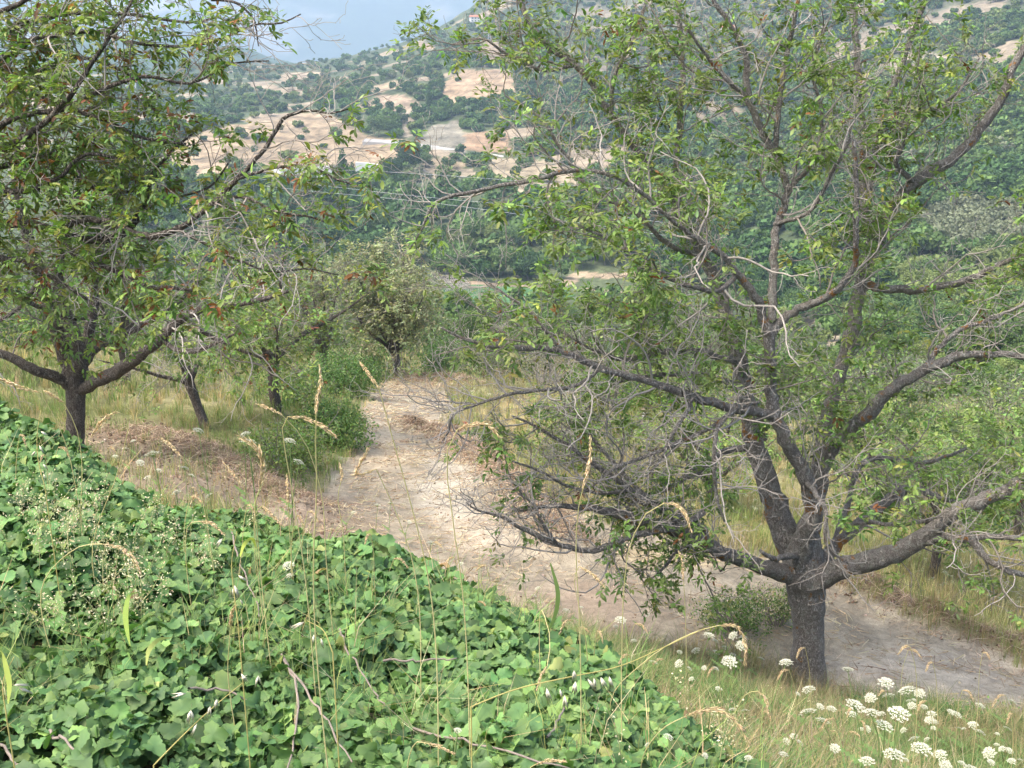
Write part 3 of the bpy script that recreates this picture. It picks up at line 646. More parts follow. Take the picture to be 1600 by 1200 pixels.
# ---- the nearer walnut whose trunk stands outside the left edge
T = 7.2
gz = float(height(-6.2, T+.3)); b2 = np.array([-6.2, T+.3, gz])
trunk = None
tp = [b2 + np.array([0, 0, -.2]), b2 + np.array([0, 0, .5]), b2 + np.array([.05, 0, 1.3]), b2 + np.array([.1, -.05, 2.0])]
def px_of(p): q = proj(np.asarray(p)); return (float(q[0]), float(q[1]))
def tp_px(p, rm): q = proj(np.asarray(p)); return (float(q[0]), float(q[1]), rm*F/float(q[2]), float(p[1]))
trunk = [tp_px(p, rr) for p, rr in zip(tp, (.24, .19, .18, .20))]
fx, fy = px_of(tp[-1])
limbs = [
 ([(-100,330,9,T+.1),(-30,290,8,T-.1),(30,300,7,T-.2),(90,280,5.5,T-.3),(140,240,4,T-.4),(190,250,3,T-.4)], 1.3),
 ([(-120,120,9,T+.4),(-60,60,8,T+.2),(0,20,7,T),(70,-10,5,T-.1),(140,-30,4,T-.1)], 1.3),
 ([(-100,220,9,T+.3),(-20,180,7,T+.4),(50,120,6,T+.5),(120,90,5,T+.5),(190,110,4,T+.5),(250,150,3,T+.5)], 1.3),
 ([(-60,250,8,T+.1),(0,260,7,T+.2),(70,240,6,T+.3),(140,290,5,T+.3),(200,300,4,T+.3),(250,270,3,T+.3)], 1.3),
 ([(-60,420,8,T+.2),(0,450,7,T+.3),(60,480,5,T+.4),(120,500,3,T+.5)], 1.2),
 [(fx,fy,30,T+.3),(-250,420,18,T+.2),(-100,360,14,T),(0,348,11,T),(60,353,10,T-.1),(100,366,9,T-.1),(150,376,9.5,T-.1),(185,368,9,T-.1),(212,345,7,T-.1),(228,310,6,T-.1),(240,270,5,T-.1),(270,235,3.5,T-.1),(300,210,2.5,T-.1)],
 ([(100,360,6,T-.1),(118,347,6.5,T-.2),(150,343,7,T-.3),(180,350,7,T-.4),(212,365,8,T-.5),(244,369,8,T-.6),(275,358,7.5,T-.6),(310,335,7,T-.7),(345,307,7,T-.7),(372,278,6,T-.8),(396,254,5.5,T-.8),(424,217,5,T-.8),(448,182,4.5,T-.8),(484,173,3.5,T-.8),(515,177,2.5,T-.8),(545,170,1.5,T-.8)], 0.55),
 [(105,372,7,T-.1),(112,392,7,T-.2),(135,408,7,T-.2),(165,418,6.5,T-.3),(200,434,6,T-.4),(225,447,5,T-.4),(270,450,4,T-.5),(310,455,3,T-.5)],
 [(fx,fy,32,T+.4),(-260,250,20,T+.5),(-120,120,14,T+.4),(0,50,10,T+.3),(60,30,7,T+.3),(140,20,5,T+.2),(220,25,4,T+.2),(300,35,3,T+.1),(345,25,2,T)],
 [(-120,120,10,T+.4),(-20,110,9,T+.2),(60,150,7,T),(110,170,6,T-.1),(170,190,5,T-.2),(220,215,4,T-.3),(290,225,3,T-.3)],
 [(-250,420,14,T+.2),(-120,300,12,T),(-10,240,9,T-.2),(60,200,7,T-.3),(110,150,6,T-.4),(150,90,5,T-.4),(190,30,4,T-.4),(220,-20,3,T-.4)],
 [(-60,250,8,T-.2),(20,185,7,T-.2),(100,170,6,T-.3),(160,140,5,T-.4),(230,120,4,T-.5),(300,130,3,T-.5),(360,100,2.2,T-.5),(420,95,1.5,T-.5)],
 ([(-20,110,7,T+.2),(60,60,6,T),(140,50,5,T-.1),(230,70,4,T-.2),(310,70,3,T-.2),(360,55,2.5,T-.2),(400,38,2.4,T-.2),(440,36,2,T-.2),(470,22,1.3,T-.2)], 0.6),
 ([(330,0,3,T-.2),(370,5,3,T-.2),(395,30,2.4,T-.2),(404,72,1.3,T-.2)], 0.15),
 ([(345,307,4,T-.7),(390,310,3.5,T-.8),(430,330,3,T-.9),(480,338,2.6,T-.9),(520,350,1.8,T-.9)], 0.45),
 ([(370,280,4,T-.8),(430,262,3.5,T-.9),(490,262,3,T-.9),(530,282,2.4,T-.9),(560,290,1.5,T-.9)], 0.35),
 ([(275,358,4,T-.6),(330,385,3.5,T-.8),(380,410,3,T-.9),(430,425,2.6,T-1),(480,420,2,T-1),(530,430,1.3,T-1)], 0.55),
 [(212,350,4,T-.1),(240,320,4,T),(290,305,3,T),(330,290,2.4,T),(360,250,2,T)],
 [(-100,360,9,T),(-20,400,8,T-.1),(40,410,6,T-.2),(90,440,5,T-.2),(140,470,3,T-.3)],
]
sp = [dict(step=.11, L=.80, ang=(35, 78), wig=.24, up=.03, n=8, rf=.0085, leafy=.66, droop=.05),
      dict(step=.12, L=.34, ang=(35, 75), wig=.28, up=.0, n=5, rf=.0095),
      dict(step=.10, L=.13, ang=(30, 70), wig=.25, up=0, n=3, rf=.016, rmin=.0018)]
hero('walnut_tree', 'walnut tree reaching in from the left edge, its long curved limb hung with browning leaves', b2, trunk, limbs, sp, .85, 13, .105,
     [GREEN1, GREEN2, YEL, BROWN, PALE], [.42, .34, .17, .09, .03], M_bark2, per_tip=3, prob=.9, slim=.74)
# ------------------------------------------------------------------ middle distance: orchard trees, shrubs
def free_tree(name, label, cat, px, py, Y, H, W, trunk_px, seed, cols, ps, leafL, leafy=.8, density=1.0, fork=.28, lean=(0, 0), group=None, bark=None, drop=False, simple=True, nleaf=4, twigmat=0, nl=7):
    r = np.random.default_rng(seed); base = unproj(px, py, Y); base[2] = float(height(base[0], base[1])) - .05
    rt = trunk_px*Y*1.04/F
    root = empty(name, base); tag(root, label, cat, group)
    # base-relative coordinates
    hf = H*fork; top = np.array([lean[0]*hf, lean[1]*hf, hf])
    tp, tr = smooth_path([(0, 0, -.25), (0, 0, 0), tuple(top*.5+r.normal(0, .02, 3)), tuple(top)], [rt*1.25, rt*1.1, rt*.95, rt*1.05], 12)
    a = Acc(); tube(a, tp, tr, 12, rough=.1); a.build('trunk', bark or M_bark2, root)
    bases = []
    a = Acc()
    for i in range(nl):
        az = 2*math.pi*(i + r.uniform(-.3, .3))/nl; tilt = R(r.uniform(18, 68)) if i else R(8)
        d = np.array([math.cos(az)*math.sin(tilt), math.sin(az)*math.sin(tilt), math.cos(tilt)])
        L = np.interp(math.sin(tilt), [0, 1], [(H-hf), W*.5])*r.uniform(.75, 1.0)
        p = walk(r, top*r.uniform(.8, 1.0), d, L, 12, .10, .035)
        ra = np.linspace(rt*r.uniform(.5, .7), rt*.10, len(p)); tube(a, p, ra, 7, rough=.08); bases.append((p, ra, .12))
    a.build('limbs', bark or M_bark2, root)
    k = H/5.0/density
    sp = [dict(step=.27*k, L=.30*H, ang=(30, 75), wig=.18, up=-.02 if drop else .03, n=7, rf=.008, leafy=leafy, droop=.12 if drop else .03),
          dict(step=.24*k, L=.13*H, ang=(30, 75), wig=.24, up=0, n=5, rf=.009, rmin=rt*.05),
          dict(step=.2*k, L=.055*H, ang=(30, 70), wig=.25, up=0, n=3, rf=.014, rmin=rt*.035)]
    lv = ramify(r, bases, sp); a = Acc(); emit(a, lv, sides=(5, 4, 3, 3), r=r, deadmat=1)
    a.build('twigs', [M_twig, M_dead], root)
    P_, D_ = leaf_sites(r, lv, 2, .8, 1)
    a = Acc(); c = mixcol(r, len(P_), cols, ps, .2, .08); compound(a, r, P_, D_, leafL*r.uniform(.7, 1.2, len(P_)), c, nleaf, simple=simple)
    a.build('crown', M_leaf, root)
    return root
G3 = (.15, .205, .07); G4 = (.10, .165, .055); GY = (.19, .20, .11)
free_tree('orchard_tree', 'thin leaning two-stemmed tree, mostly bare with drooping grey twigs, behind the brown bank', 'tree', 320, 652, 18.5, 3.3, 4.0, 7.5, 21, [G3, GREEN1], [1, 1], .13, leafy=.25, density=1.35, fork=.30, lean=(-.25, 0), drop=True, nl=6)
free_tree('orchard_tree', 'rough-barked forked tree with thin crown, rising from the green bank left of the path', 'tree', 432, 642, 21, 4.0, 5.2, 8.5, 22, [G3, GREEN1, YEL, BROWN], [4, 4, 1.5, .6], .18, leafy=.75, density=1.3, fork=.30, bark=M_bark2)
free_tree('orchard_tree', 'round grey-green tree with dark trunk standing at the far end of the path', 'tree', 624, 598, 43, 6.4, 8.8, 6.5, 23, [(.24,.25,.15), (.30,.33,.19)], [3, 4], .27, leafy=.97, density=1.9, fork=.25, lean=(-.12, 0), nl=9)
free_tree('orchard_tree', 'pale bare-twigged tree between the forked tree and the path-end tree', 'tree', 508, 600, 36, 5.8, 5.8, 5.0, 24, [GY, G3], [2, 1], .27, leafy=.45, density=1.35, fork=.2, nl=8)
free_tree('orchard_tree', 'low leafy green tree with a thin dark trunk in the meadow at the right edge', 'tree', 1453, 945, 14.5, 3.2, 4.4, 8, 25, [GREEN1, PALE, GREEN2], [5, 3, 2], .16, leafy=.97, density=1.2, fork=.32, simple=False, nleaf=5, nl=9)
free_tree('orchard_tree', 'small bushy green tree beyond the big walnut, left of its trunk', 'tree', 1110, 795, 17, 2.9, 3.3, 6, 26, [GREEN1, GREEN2, YEL], [5, 3, 1], .15, leafy=.9, density=1.1, fork=.2, simple=False, nl=8)
free_tree('orchard_tree', 'bright green tree seen between the big walnut trunk and the right edge', 'tree', 1370, 800, 21, 3.6, 5.0, 7, 27, [GREEN1, PALE, GREEN2], [5, 2, 3], .18, leafy=.95, density=1.1, fork=.22, nl=9)
free_tree('orchard_tree', 'dark thin-trunked tree by the wooden post in the meadow', 'tree', 1190, 745, 27, 4.2, 4.6, 6, 28, [GREEN2, G4, GREEN1], [3, 3, 2], .22, leafy=.9, density=1.1, fork=.25, nl=8)
free_tree('orchard_tree', 'leafy tree at the right edge with its crown above the meadow slope', 'tree', 1585, 860, 19, 3.8, 4.4, 6, 29, [GREEN1, GREEN2, PALE], [5, 3, 2], .18, leafy=.95, density=1.1, fork=.25, nl=8)
free_tree('orchard_tree', 'shady tree behind the dark left walnut, its trunk hidden in meadow grass', 'tree', 200, 628, 25, 4.4, 5.5, 7, 30, [GREEN2, G3, YEL], [4, 3, 1], .22, leafy=.85, density=1.05, fork=.25, nl=8)
free_tree('orchard_tree', 'shady tree at the far left edge behind the dark leaning walnut', 'tree', -45, 625, 24, 4.6, 5.5, 7, 31, [GREEN2, G4, YEL], [4, 3, 1], .22, leafy=.9, density=1.05, fork=.25, nl=8)

# shrubs: many stems from the ground, leaves through the whole volume
def shrub(px, py, Y, H, W, seed, cols, ps, leaf, n, label, name='shrub', twig=M_twig, bare=0., D=None, group=None, cat='shrub', lumps=6):
    r = np.random.default_rng(seed); base = unproj(px, py, Y); base[2] = float(height(base[0], base[1])) - .05
    root = empty(name, base); tag(root, label, cat, group); a = Acc(); D = D or W
    cs = []
    for i in range(lumps):
        t = r.uniform(0, 1)**.6; az = r.uniform(0, 2*math.pi)
        cs.append((math.cos(az)*W*.30*t, math.sin(az)*D*.30*t, H*r.uniform(.35, .72), W*r.uniform(.17, .30), H*r.uniform(.22, .34)))
    tips = []
    for i in range(int(14 + 10*bare)):
        c = cs[i % lumps]; e = np.array([c[0], c[1], c[2]]) + r.normal(0, 1, 3)*np.array([c[3], c[3], c[4]])*.7
        s = np.array([e[0]*.2, e[1]*.2, 0]); d = e - s; L = np.linalg.norm(d)*1.15
        p = walk(r, s, d/np.linalg.norm(d)+np.array([0, 0, .3]), L, 8, .12, -.02)
        ra = np.linspace(.012*H, .003*H, len(p)); tube(a, p, ra, 5); tips.append((p, ra, .25))
    lv = ramify(r, tips, [dict(step=.16*H/(1+bare), L=.3*H, ang=(25, 65), wig=.2, up=.04, n=5, rf=.009, leafy=1), dict(step=.11*H/(1+bare), L=.12*H, ang=(25, 65), wig=.22, up=.03, n=3, rf=.012, rmin=.0018*H)])
    emit(a, lv, sides=(4, 3, 3, 3), r=r); a.build('stems', twig, root)
    # leaves
    n = int(n); which = r.integers(0, lumps, n); C = np.array(cs)[which]
    v = rand_dirs(r, n)*(r.random((n, 1))**.28)*np.exp(r.normal(0, .13, (n, 1)))
    p = C[:, :3] + v*np.stack([C[:, 3], C[:, 3], C[:, 4]], -1)*1.25
    lown = int(n*.25); p[:lown, 2] *= r.uniform(.05, 1, lown); p[:, 2] = np.abs(p[:, 2])
    g = np.array([vnoise(q[0]*3/H*2, q[2]*3/H*2 + q[1]*2, seed) for q in p[:1]])  # keeps noise seeded per shrub
    keep = fbm(p[:, 0]*5/H, p[:, 2]*5/H + p[:, 1]*3/H, seed, 3) > .36; p = p[keep]; n = len(p)
    out = nrm(v[keep]); x = rand_dirs(r, n) + np.array([0, 0, -.3]); z = out + r.normal(0, .5, (n, 3)) + np.array([0, 0, .5])
    a = Acc(); c = mixcol(r, n, cols, ps, .25, .08)
    inst(a, D_V, None, D_T, p, frames(x, z, leaf*r.uniform(.6, 1.3, n)), c); a.build('foliage', M_leaf, root)
    return root
DG = (.085, .16, .045); MG = (.13, .21, .06); LG = (.20, .27, .08); GG = (.15, .17, .11); RB = (.14, .12, .09)
SH = [
 (525,625,31,1.45,2.8,[DG,MG],[3,1],.085,9000,'dark glossy green bush beside the far left edge of the path','shrub',0),
 (474,668,24,1.0,2.5,[MG,GG,LG],[3,1,1],.075,8000,'mid-green bush on the bank under the forked tree',None,0),
 (510,705,20,.9,1.9,[MG,DG,LG],[3,2,1],.065,7500,'low rounded bush bulging over the left edge of the path',None,0),
 (440,735,16.5,.9,2.4,[MG,LG,GG],[3,2,1],.055,6500,'low soft green bush in front of the left bank by the brown earth',None,0),
 (700,596,47,2.2,3.6,[DG,G4],[3,1],.12,5000,'very dark green bush right behind the heap at the path end',None,0),
 (575,598,46,2.4,4.4,[MG,GG],[2,1],.12,5000,'dull green bush left of the path-end tree trunk',None,0),
 (760,590,52,2.8,6.0,[MG,G3,GG],[2,2,1],.15,6000,'spreading green bush just right of the path-end tree',None,0),
 (850,600,46,2.6,5.2,[RB,GG],[2,1],.10,2500,'grey-brown leafless thicket beyond the daisy-white meadow',None,1.2),
 (920,590,50,3.0,5.5,[RB,GG,MG],[2,2,1],.11,2800,'taller grey-brown thicket to the right of the leafless one',None,1.0),
 (885,705,20,1.7,2.0,[LG,MG],[3,1],.07,7000,'yellow-green bush in front of the thicket, left of the wooden post',None,0),
 (1040,640,40,2.4,5.0,[LG,MG],[2,2],.13,6000,'bright green bush behind the wooden post',None,0),
 (960,640,36,1.8,3.4,[MG,DG],[2,2],.11,5000,'green bush just left of the wooden post',None,0),
 (1290,660,48,3.0,7.0,[GG,MG,LG],[2,2,1],.15,7000,'grey-green bush mass behind the big walnut fork',None,0),
 (1400,640,60,3.6,8.5,[GG,(.19,.22,.15)],[2,2],.18,7000,'pale silvery bush mass on the slope right of the walnut',None,0),
 (1560,650,56,3.4,8.0,[GG,MG,(.19,.22,.15)],[2,1,2],.17,7000,'pale silvery bush mass at the right edge above the meadow',None,0),
 (1500,740,34,2.2,5.0,[LG,MG],[2,2],.12,6000,'fresh green bush on the meadow slope near the right edge',None,0),
 (660,560,70,3.2,6.5,[MG,GG],[2,1],.19,5000,'far green bush whose top shows behind the path-end tree',None,0),
 (820,560,76,3.6,8.0,[MG,GG,DG],[2,1,1],.2,5500,'wide green bush behind the thickets at the meadow brink',None,0),
 (1080,585,80,3.8,9.0,[MG,LG],[2,1],.2,5500,'wide green bush at the meadow brink behind the walnut stems',None,0),
 (1240,590,84,4.2,9.0,[GG,MG],[2,1],.2,5500,'wide grey-green bush at the meadow brink right of the walnut stems',None,0),
 (400,560,48,3.2,7.0,[MG,G3],[2,1],.15,6000,'green bush behind the forked tree on the left meadow',None,0),
 (290,575,42,2.6,6.0,[MG,G3,LG],[2,1,1],.13,6000,'green bush behind the thin leaning tree',None,0),
 (160,560,46,3.2,8.0,[DG,MG],[2,1],.15,6500,'deep green bush row behind the left walnut trunk',None,0),
 (20,555,44,3.4,8.0,[DG,MG],[2,1],.15,6000,'deep green bush at the left edge of the meadow',None,0),
 (470,548,58,3.6,7.0,[MG,GG],[2,1],.17,5500,'dull green bush beyond the pale bare-twigged tree',None,0),
 (1150,990,10.3,.66,1.0,[DG,MG,(.3,.3,.16)],[3,2,1],.032,3800,'small dark rose bush at the left foot of the big walnut trunk',None,.4),
 (1212,975,10.5,.6,.7,[MG,DG,(.4,.38,.22)],[2,1,1.4],.03,2300,'sparse seedy bush touching the big walnut trunk',None,.6),
]
for i, (x, y, Y_, H, W, cols, ps, lf, n, lab, _, bare) in enumerate(SH):
    shrub(x, y, Y_, H, W, 100+i, cols, ps, lf, n, lab, bare=bare, D=min(W, 5), twig=M_dead if bare > .9 else M_twig)

# ------------------------------------------------------------------ far trees of the valley and the opposite slope
def far_crown(r, H, W, nf, leaf, shape):
    """mesh in metres standing on z=0: dark trunk hint and leaf-clump faces in uneven lobes"""
    a = Acc(); p = walk(r, np.zeros(3)-np.array([0, 0, .3]), np.array([r.normal(0, .05), r.normal(0, .05), 1]), H*.6, 5, .05, 0); tube(a, p, np.linspace(.022*H, .008*H, 6), 5, (1, 1, 1), 1)
    if shape in ('round', 'fine'):
        cs = [(0, 0, H*.58, W*.36, H*.34)]
        for i in range(8):
            az = r.uniform(0, 6.28); q = W*.27*r.uniform(.5, 1.1); cs.append((math.cos(az)*q, math.sin(az)*q, H*r.uniform(.34, .80), W*r.uniform(.15, .24), H*r.uniform(.13, .22)))
    elif shape == 'bush':
        cs = []
        for i in range(6):
            az = r.uniform(0, 6.28); q = W*.3*r.uniform(0, 1.1); cs.append((math.cos(az)*q, math.sin(az)*q, H*r.uniform(.3, .62), W*r.uniform(.17, .28), H*r.uniform(.22, .36)))
    else:
        cs = [(r.normal(0, .05)*W, r.normal(0, .05)*W, H*t, W*.5*(1.05-t)**.6*r.uniform(.75, 1.1), H*.14) for t in np.linspace(.18, .9, 8)]
    C = np.array(cs); pr = C[:, 3]*C[:, 3]*C[:, 4]; pr = pr**.7; w_ = r.choice(len(C), nf, p=pr/pr.sum()); C = C[w_]
    v = rand_dirs(r, nf)*np.exp(r.normal(-.05, .12, (nf, 1)))*np.clip(r.random((nf, 1))**.15, .5, 1)
    p = C[:, :3] + v*np.stack([C[:, 3], C[:, 3], C[:, 4]], -1); p[:, 2] = np.abs(p[:, 2])
    z = v + r.normal(0, .45, (nf, 3)); x = rand_dirs(r, nf)
    sc = leaf*r.uniform(.6, 1.4, nf); M = frames(x, z, sc)
    c = np.exp(r.normal(0, .22, (nf, 1)))*np.ones(3)
    inst(a, np.array([(-.5,-.15,0),(0,-.5,.1),(.5,.1,0),(.05,.5,-.1)]), [(0,1,2,3)], None, p, M, c, 0)
    return a
def tint_mat(name, tint):
    m, n, out = newmat(name); L = n.links.new
    at = N_(n, 'ShaderNodeAttribute', attribute_name='Col'); oi = N_(n, 'ShaderNodeObjectInfo')
    hs = N_(n, 'ShaderNodeMapRange'); hs.inputs[3].default_value = .72; hs.inputs[4].default_value = 1.3; L(oi.outputs['Random'], hs.inputs[0])
    mu = N_(n, 'ShaderNodeMix', data_type='RGBA', blend_type='MULTIPLY'); mu.inputs[0].default_value = 1; L(at.outputs['Color'], mu.inputs[6]); mu.inputs[7].default_value = (*tint, 1)
    vm = N_(n, 'ShaderNodeVectorMath', operation='SCALE'); L(mu.outputs[2], vm.inputs[0]); L(hs.outputs[0], vm.inputs['Scale'])
    p = N_(n, 'ShaderNodeBsdfPrincipled'); p.inputs['Roughness'].default_value = .75; p.inputs['Specular IOR Level'].default_value = .2; L(vm.outputs[0], p.inputs['Base Color'])
    t = N_(n, 'ShaderNodeBsdfTranslucent'); L(vm.outputs[0], t.inputs['Color']); mx = N_(n, 'ShaderNodeMixShader'); mx.inputs[0].default_value = .2
    L(p.outputs[0], mx.inputs[1]); L(t.outputs[0], mx.inputs[2]); L(mx.outputs[0], out.inputs[0]); return m
TM = {'dark': tint_mat('deep_green_foliage', (.065, .125, .042)), 'mid': tint_mat('green_foliage', (.105, .172, .052)), 'light': tint_mat('yellow_green_foliage', (.165, .21, .068)), 'grey': tint_mat('grey_green_foliage', (.15, .17, .105))}
TINT = {'dark': (.065, .125, .042), 'mid': (.105, .172, .052), 'light': (.165, .21, .068), 'grey': (.15, .17, .105)}
LAB = {'belt': {'dark': 'deep green round tree in the wood on the valley floor', 'mid': 'fresh green round tree in the wood on the valley floor', 'light': 'yellow-green round tree in the wood on the valley floor', 'grey': 'greyish round tree in the wood on the valley floor'},
       'hill': {'dark': 'dark bush on the far slope near the bare earth cuts', 'mid': 'green bush on the far slope near the bare earth cuts', 'light': 'yellow-green bush on the far slope near the bare earth cuts', 'grey': 'grey-green bush on the far slope near the bare earth cuts'}}
rf = np.random.default_rng(99); protos = {}
for shape, H, W, nf, lf in (('round', 8, 9, 3200, .40), ('fine', 8, 9, 7000, .24), ('bush', 3.6, 5.5, 1300, .36), ('tall', 12, 5, 2600, .42)):
    for tn in TM:
        protos[(shape, tn)] = [far_crown(rf, H, W, nf, lf, shape).mesh(shape+'_foliage', [TM[tn], M_bark2], smooth=False) for _ in range(3 if shape != 'tall' else 1)]
def put_far(shape, tn, p, s, label, name, cat, group, proto=None):
    o = bpy.data.objects.new(name, protos[(shape, tn)][rf.integers(len(protos[(shape, tn)]))]); link(o)
    o.location = p; o.rotation_euler = (0, 0, rf.uniform(0, 6.28)); o.scale = (s*rf.uniform(.9, 1.15), s*rf.uniform(.9, 1.15), s*rf.uniform(.85, 1.15))
    tag(o, label, cat, group); return o
# landmark trees one can point to: px, py of the foot, shape, tint, scale (1 = 8 m tree / 3.6 m bush / 12 m tall)
MARK = [(538,300,'tall','dark',1.45,'tall dark cypress-like tree between the two white wall stretches'),
 (552,302,'tall','dark',1.05,'shorter dark tree leaning against the right side of the tall dark one'),
 (592,214,'round','mid',1.5,'round dark green tree in the hollow between the bare earth cuts'),
 (610,212,'round','mid',1.0,'smaller round tree beside the one in the hollow between the cuts'),
 (526,222,'round','mid',.85,'lone round bush on the tan bank above the white wall'),
 (548,196,'bush','mid',1.7,'bush on the crest above the tan bank'),
 (640,268,'round','dark',1.5,'broad dark tree below the upper road, right of the white wall'),
 (615,285,'round','dark',1.2,'dark tree just right of the small rubble slope'),
 (665,262,'round','mid',.95,'rounded tree under the middle of the upper road'),
 (702,262,'bush','mid',1.4,'small dark bush on the bare strip under the upper road'),
 (670,172,'tall','dark',.8,'dark narrow tree right of the rocky gully'),
 (660,202,'round','mid',.8,'green tree above the grey rock face'),
 (690,184,'round','mid',.8,'green tree on top of the grey rock face'),
 (715,180,'round','mid',.75,'green tree beside the big earth cut'),
 (676,145,'round','dark',.9,'dark tree left of the big earth cut'),
 (640,130,'round','light',.9,'pale green tree above the small terrace'),
 (375,212,'bush','dark',1.5,'dark bush on the pale bank at the left above the wall'),
 (345,215,'bush','mid',1.5,'green bush on the pale bank further left'),
 (455,245,'bush','mid',1.2,'low bush on the tan slope right above the white wall')]
for x, y, shp, tn, s, lab in MARK:
    h = hits(np.array([float(x)]), np.array([float(y)]), 'far')[0]
    if not np.isnan(h[0]): put_far(shp, tn, h, s, lab, {'round': 'round_tree', 'bush': 'bush', 'tall': 'cypress_tree'}[shp], 'bush' if shp == 'bush' else 'tree', None)
BELT = [(560,330),(650,318),(760,296),(820,300),(900,318),(1000,325),(1130,330),(1300,390),(1660,420),(1660,600),(1300,560),(1180,480),(980,425),(900,424),(870,448),(690,440),(600,450),(560,420)]
HILL = [(150,100),(440,104),(500,92),(600,72),(700,44),(780,-10),(1660,-60),(1660,420),(1300,390),(1130,330),(1000,325),(900,312),(760,296),(650,318),(560,330),(430,290),(150,300)]
def sample(poly, n, seed, bare_ok=.05, grid='far'):
    r = np.random.default_rng(seed); xs = [p[0] for p in poly]; ys = [p[1] for p in poly]
    x = r.uniform(min(xs), max(xs), n*3); y = r.uniform(min(ys), max(ys), n*3); k = inpoly(x, y, poly); x, y = x[k][:n], y[k][:n]
    h = hits(x, y, grid); ok = ~np.isnan(h[:, 0])
    for c, _ in CUTS: ok &= ~(inpoly(x, y, c) & (r.random(len(x)) > bare_ok))
    ok &= ~inpoly(x, y, [(400,262),(600,250),(600,284),(420,288)]) & ~inpoly(x, y, [(570,214),(640,222),(800,240),(860,248),(860,256),(780,252),(640,238),(570,226)])
    ok &= ~(inpoly(x, y, [(690,440),(900,446),(900,480),(690,480)]))
    return x[ok], y[ok], h[ok]
ind = []
x, y, h = sample(BELT, 620, 5)
for X_, Y_, q in zip(x, y, h): ind.append(('belt', X_, Y_, q))
x, y, h = sample([(150,300),(560,300),(560,440),(150,440)], 160, 8)
for X_, Y_, q in zip(x, y, h): ind.append(('belt', X_, Y_, q))
x, y, h = sample(HILL, 7000, 6, .05)
b = scrub_bare(h[:, 0], h[:, 1], x); olive = inpoly(x, y, [(1420,345),(1480,318),(1640,318),(1640,385),(1500,400),(1440,380)])
for X_, Y_, q, bb, ol in zip(x, y, h, b, olive):
    if bb > .60 and rf.random() > .15 and q[1] > 430: continue
    ind.append(('olive' if ol else 'hill', X_, Y_, q))
BROW = [(150,440),(560,440),(700,468),(870,476),(1000,470),(1300,520),(1660,580),(1660,650),(1300,610),(1000,585),(700,560),(400,545),(150,520)]
x, y, h = sample(BROW, 420, 7)
for X_, Y_, q in zip(x, y, h): ind.append(('brow', X_, Y_, q))
def spec_of(k, q, X_):
    """shape, tint, scale by zone, varied in clumps"""
    g = vnoise(q[0]*.02, q[1]*.02, 5) + rf.normal(0, .18)
    if k == 'belt': tn = 'dark' if g < .42 else 'mid' if g < .8 else 'light'; return 'round', tn, rf.uniform(.65, 1.2)*(1 if X_ < 1150 else .72)
    if k == 'brow': return 'fine', ('mid' if g < .5 else 'light' if g < .72 else 'grey'), rf.uniform(.35, .75)*np.clip(q[1]/190, .5, 1.1)
    if k == 'olive': return 'bush', 'grey', rf.uniform(.6, .9)
    tn = 'dark' if g < .35 else 'mid' if g < .72 else 'light' if g < .9 else 'grey'
    return ('round', tn, rf.uniform(.45, .85)) if rf.random() < .55 else ('bush', tn, rf.uniform(.7, 1.5))
rows = [(k, X_, Y_, q, *spec_of(k, q, X_)) for k, X_, Y_, q in ind]
size = lambda t: (3.8 if t[4] == 'bush' else 8)*t[6]/t[3][1]
rows.sort(key=lambda t: -size(t)); cnt = {'tree': 0, 'bush': 0}; rest = []
for t in rows:
    k, X_, Y_, q, shp, tn, s = t; cat = 'bush' if shp == 'bush' else 'tree'
    if cnt[cat] < (295 if cat == 'tree' else 200):
        cnt[cat] += 1; zone = 'belt' if k == 'belt' else 'hill'
        if k == 'olive': lab, grp = 'small grey-green bush in the pale plantation on the right slope', 'bushes of the pale plantation'
        else:
            lab = LAB[zone][tn]
            if k == 'brow':
                wh = 'seen between the two big walnuts' if X_ < 900 else 'seen through the big walnut' if X_ < 1250 else 'right of the big walnut stems'
                lab = {'dark': 'deep green', 'mid': 'fresh green', 'light': 'yellow-green', 'grey': 'greyish'}[tn] + ' small tree below the meadow brink, ' + wh; grp = lab.replace('small tree', 'small trees')
                put_far(shp, tn, q, s, lab, 'round_tree', 'tree', grp); continue
            grp = {'dark': 'dark ', 'mid': 'green ', 'light': 'yellow-green ', 'grey': 'grey-green '}[tn] + ('trees of the valley wood' if zone == 'belt' else 'growth on the far slope')
            if zone == 'belt':
                wh = (', near edge' if Y_ > 415 else ', middle' if Y_ > 350 else ', upper edge') if X_ < 1150 else (', low' if Y_ > 480 else ', half way up' if Y_ > 430 else ', high')
                sd_ = ', between the two walnuts' if X_ < 820 else ', behind the walnut twigs' if X_ < 1150 else ', behind the walnut stems' if X_ < 1320 else ', right of the walnut stems' if X_ < 1460 else ', near the right edge'
                lab = lab.replace(' in the wood on the valley floor', ' in the valley wood') + wh + sd_; grp += wh + sd_
            if zone == 'hill' and cat == 'tree': lab = lab.replace('bush', 'small tree'); grp = grp.replace('growth', 'small trees')
            if zone == 'hill' and X_ > 900: 
                wh = ('high' if Y_ < 110 else 'half way up' if Y_ < 240 else 'low') + ' on the right-hand slope, ' + ('left of the walnut stems' if X_ < 1150 else 'behind the walnut stems' if X_ < 1380 else 'near the right edge')
                lab = lab.replace('on the far slope near the bare earth cuts', wh); grp = grp.replace('on the far slope', wh)
        put_far(shp, tn, q, s, lab, 'round_tree' if cat == 'tree' else 'bush', cat, grp)
    else: rest.append(t)
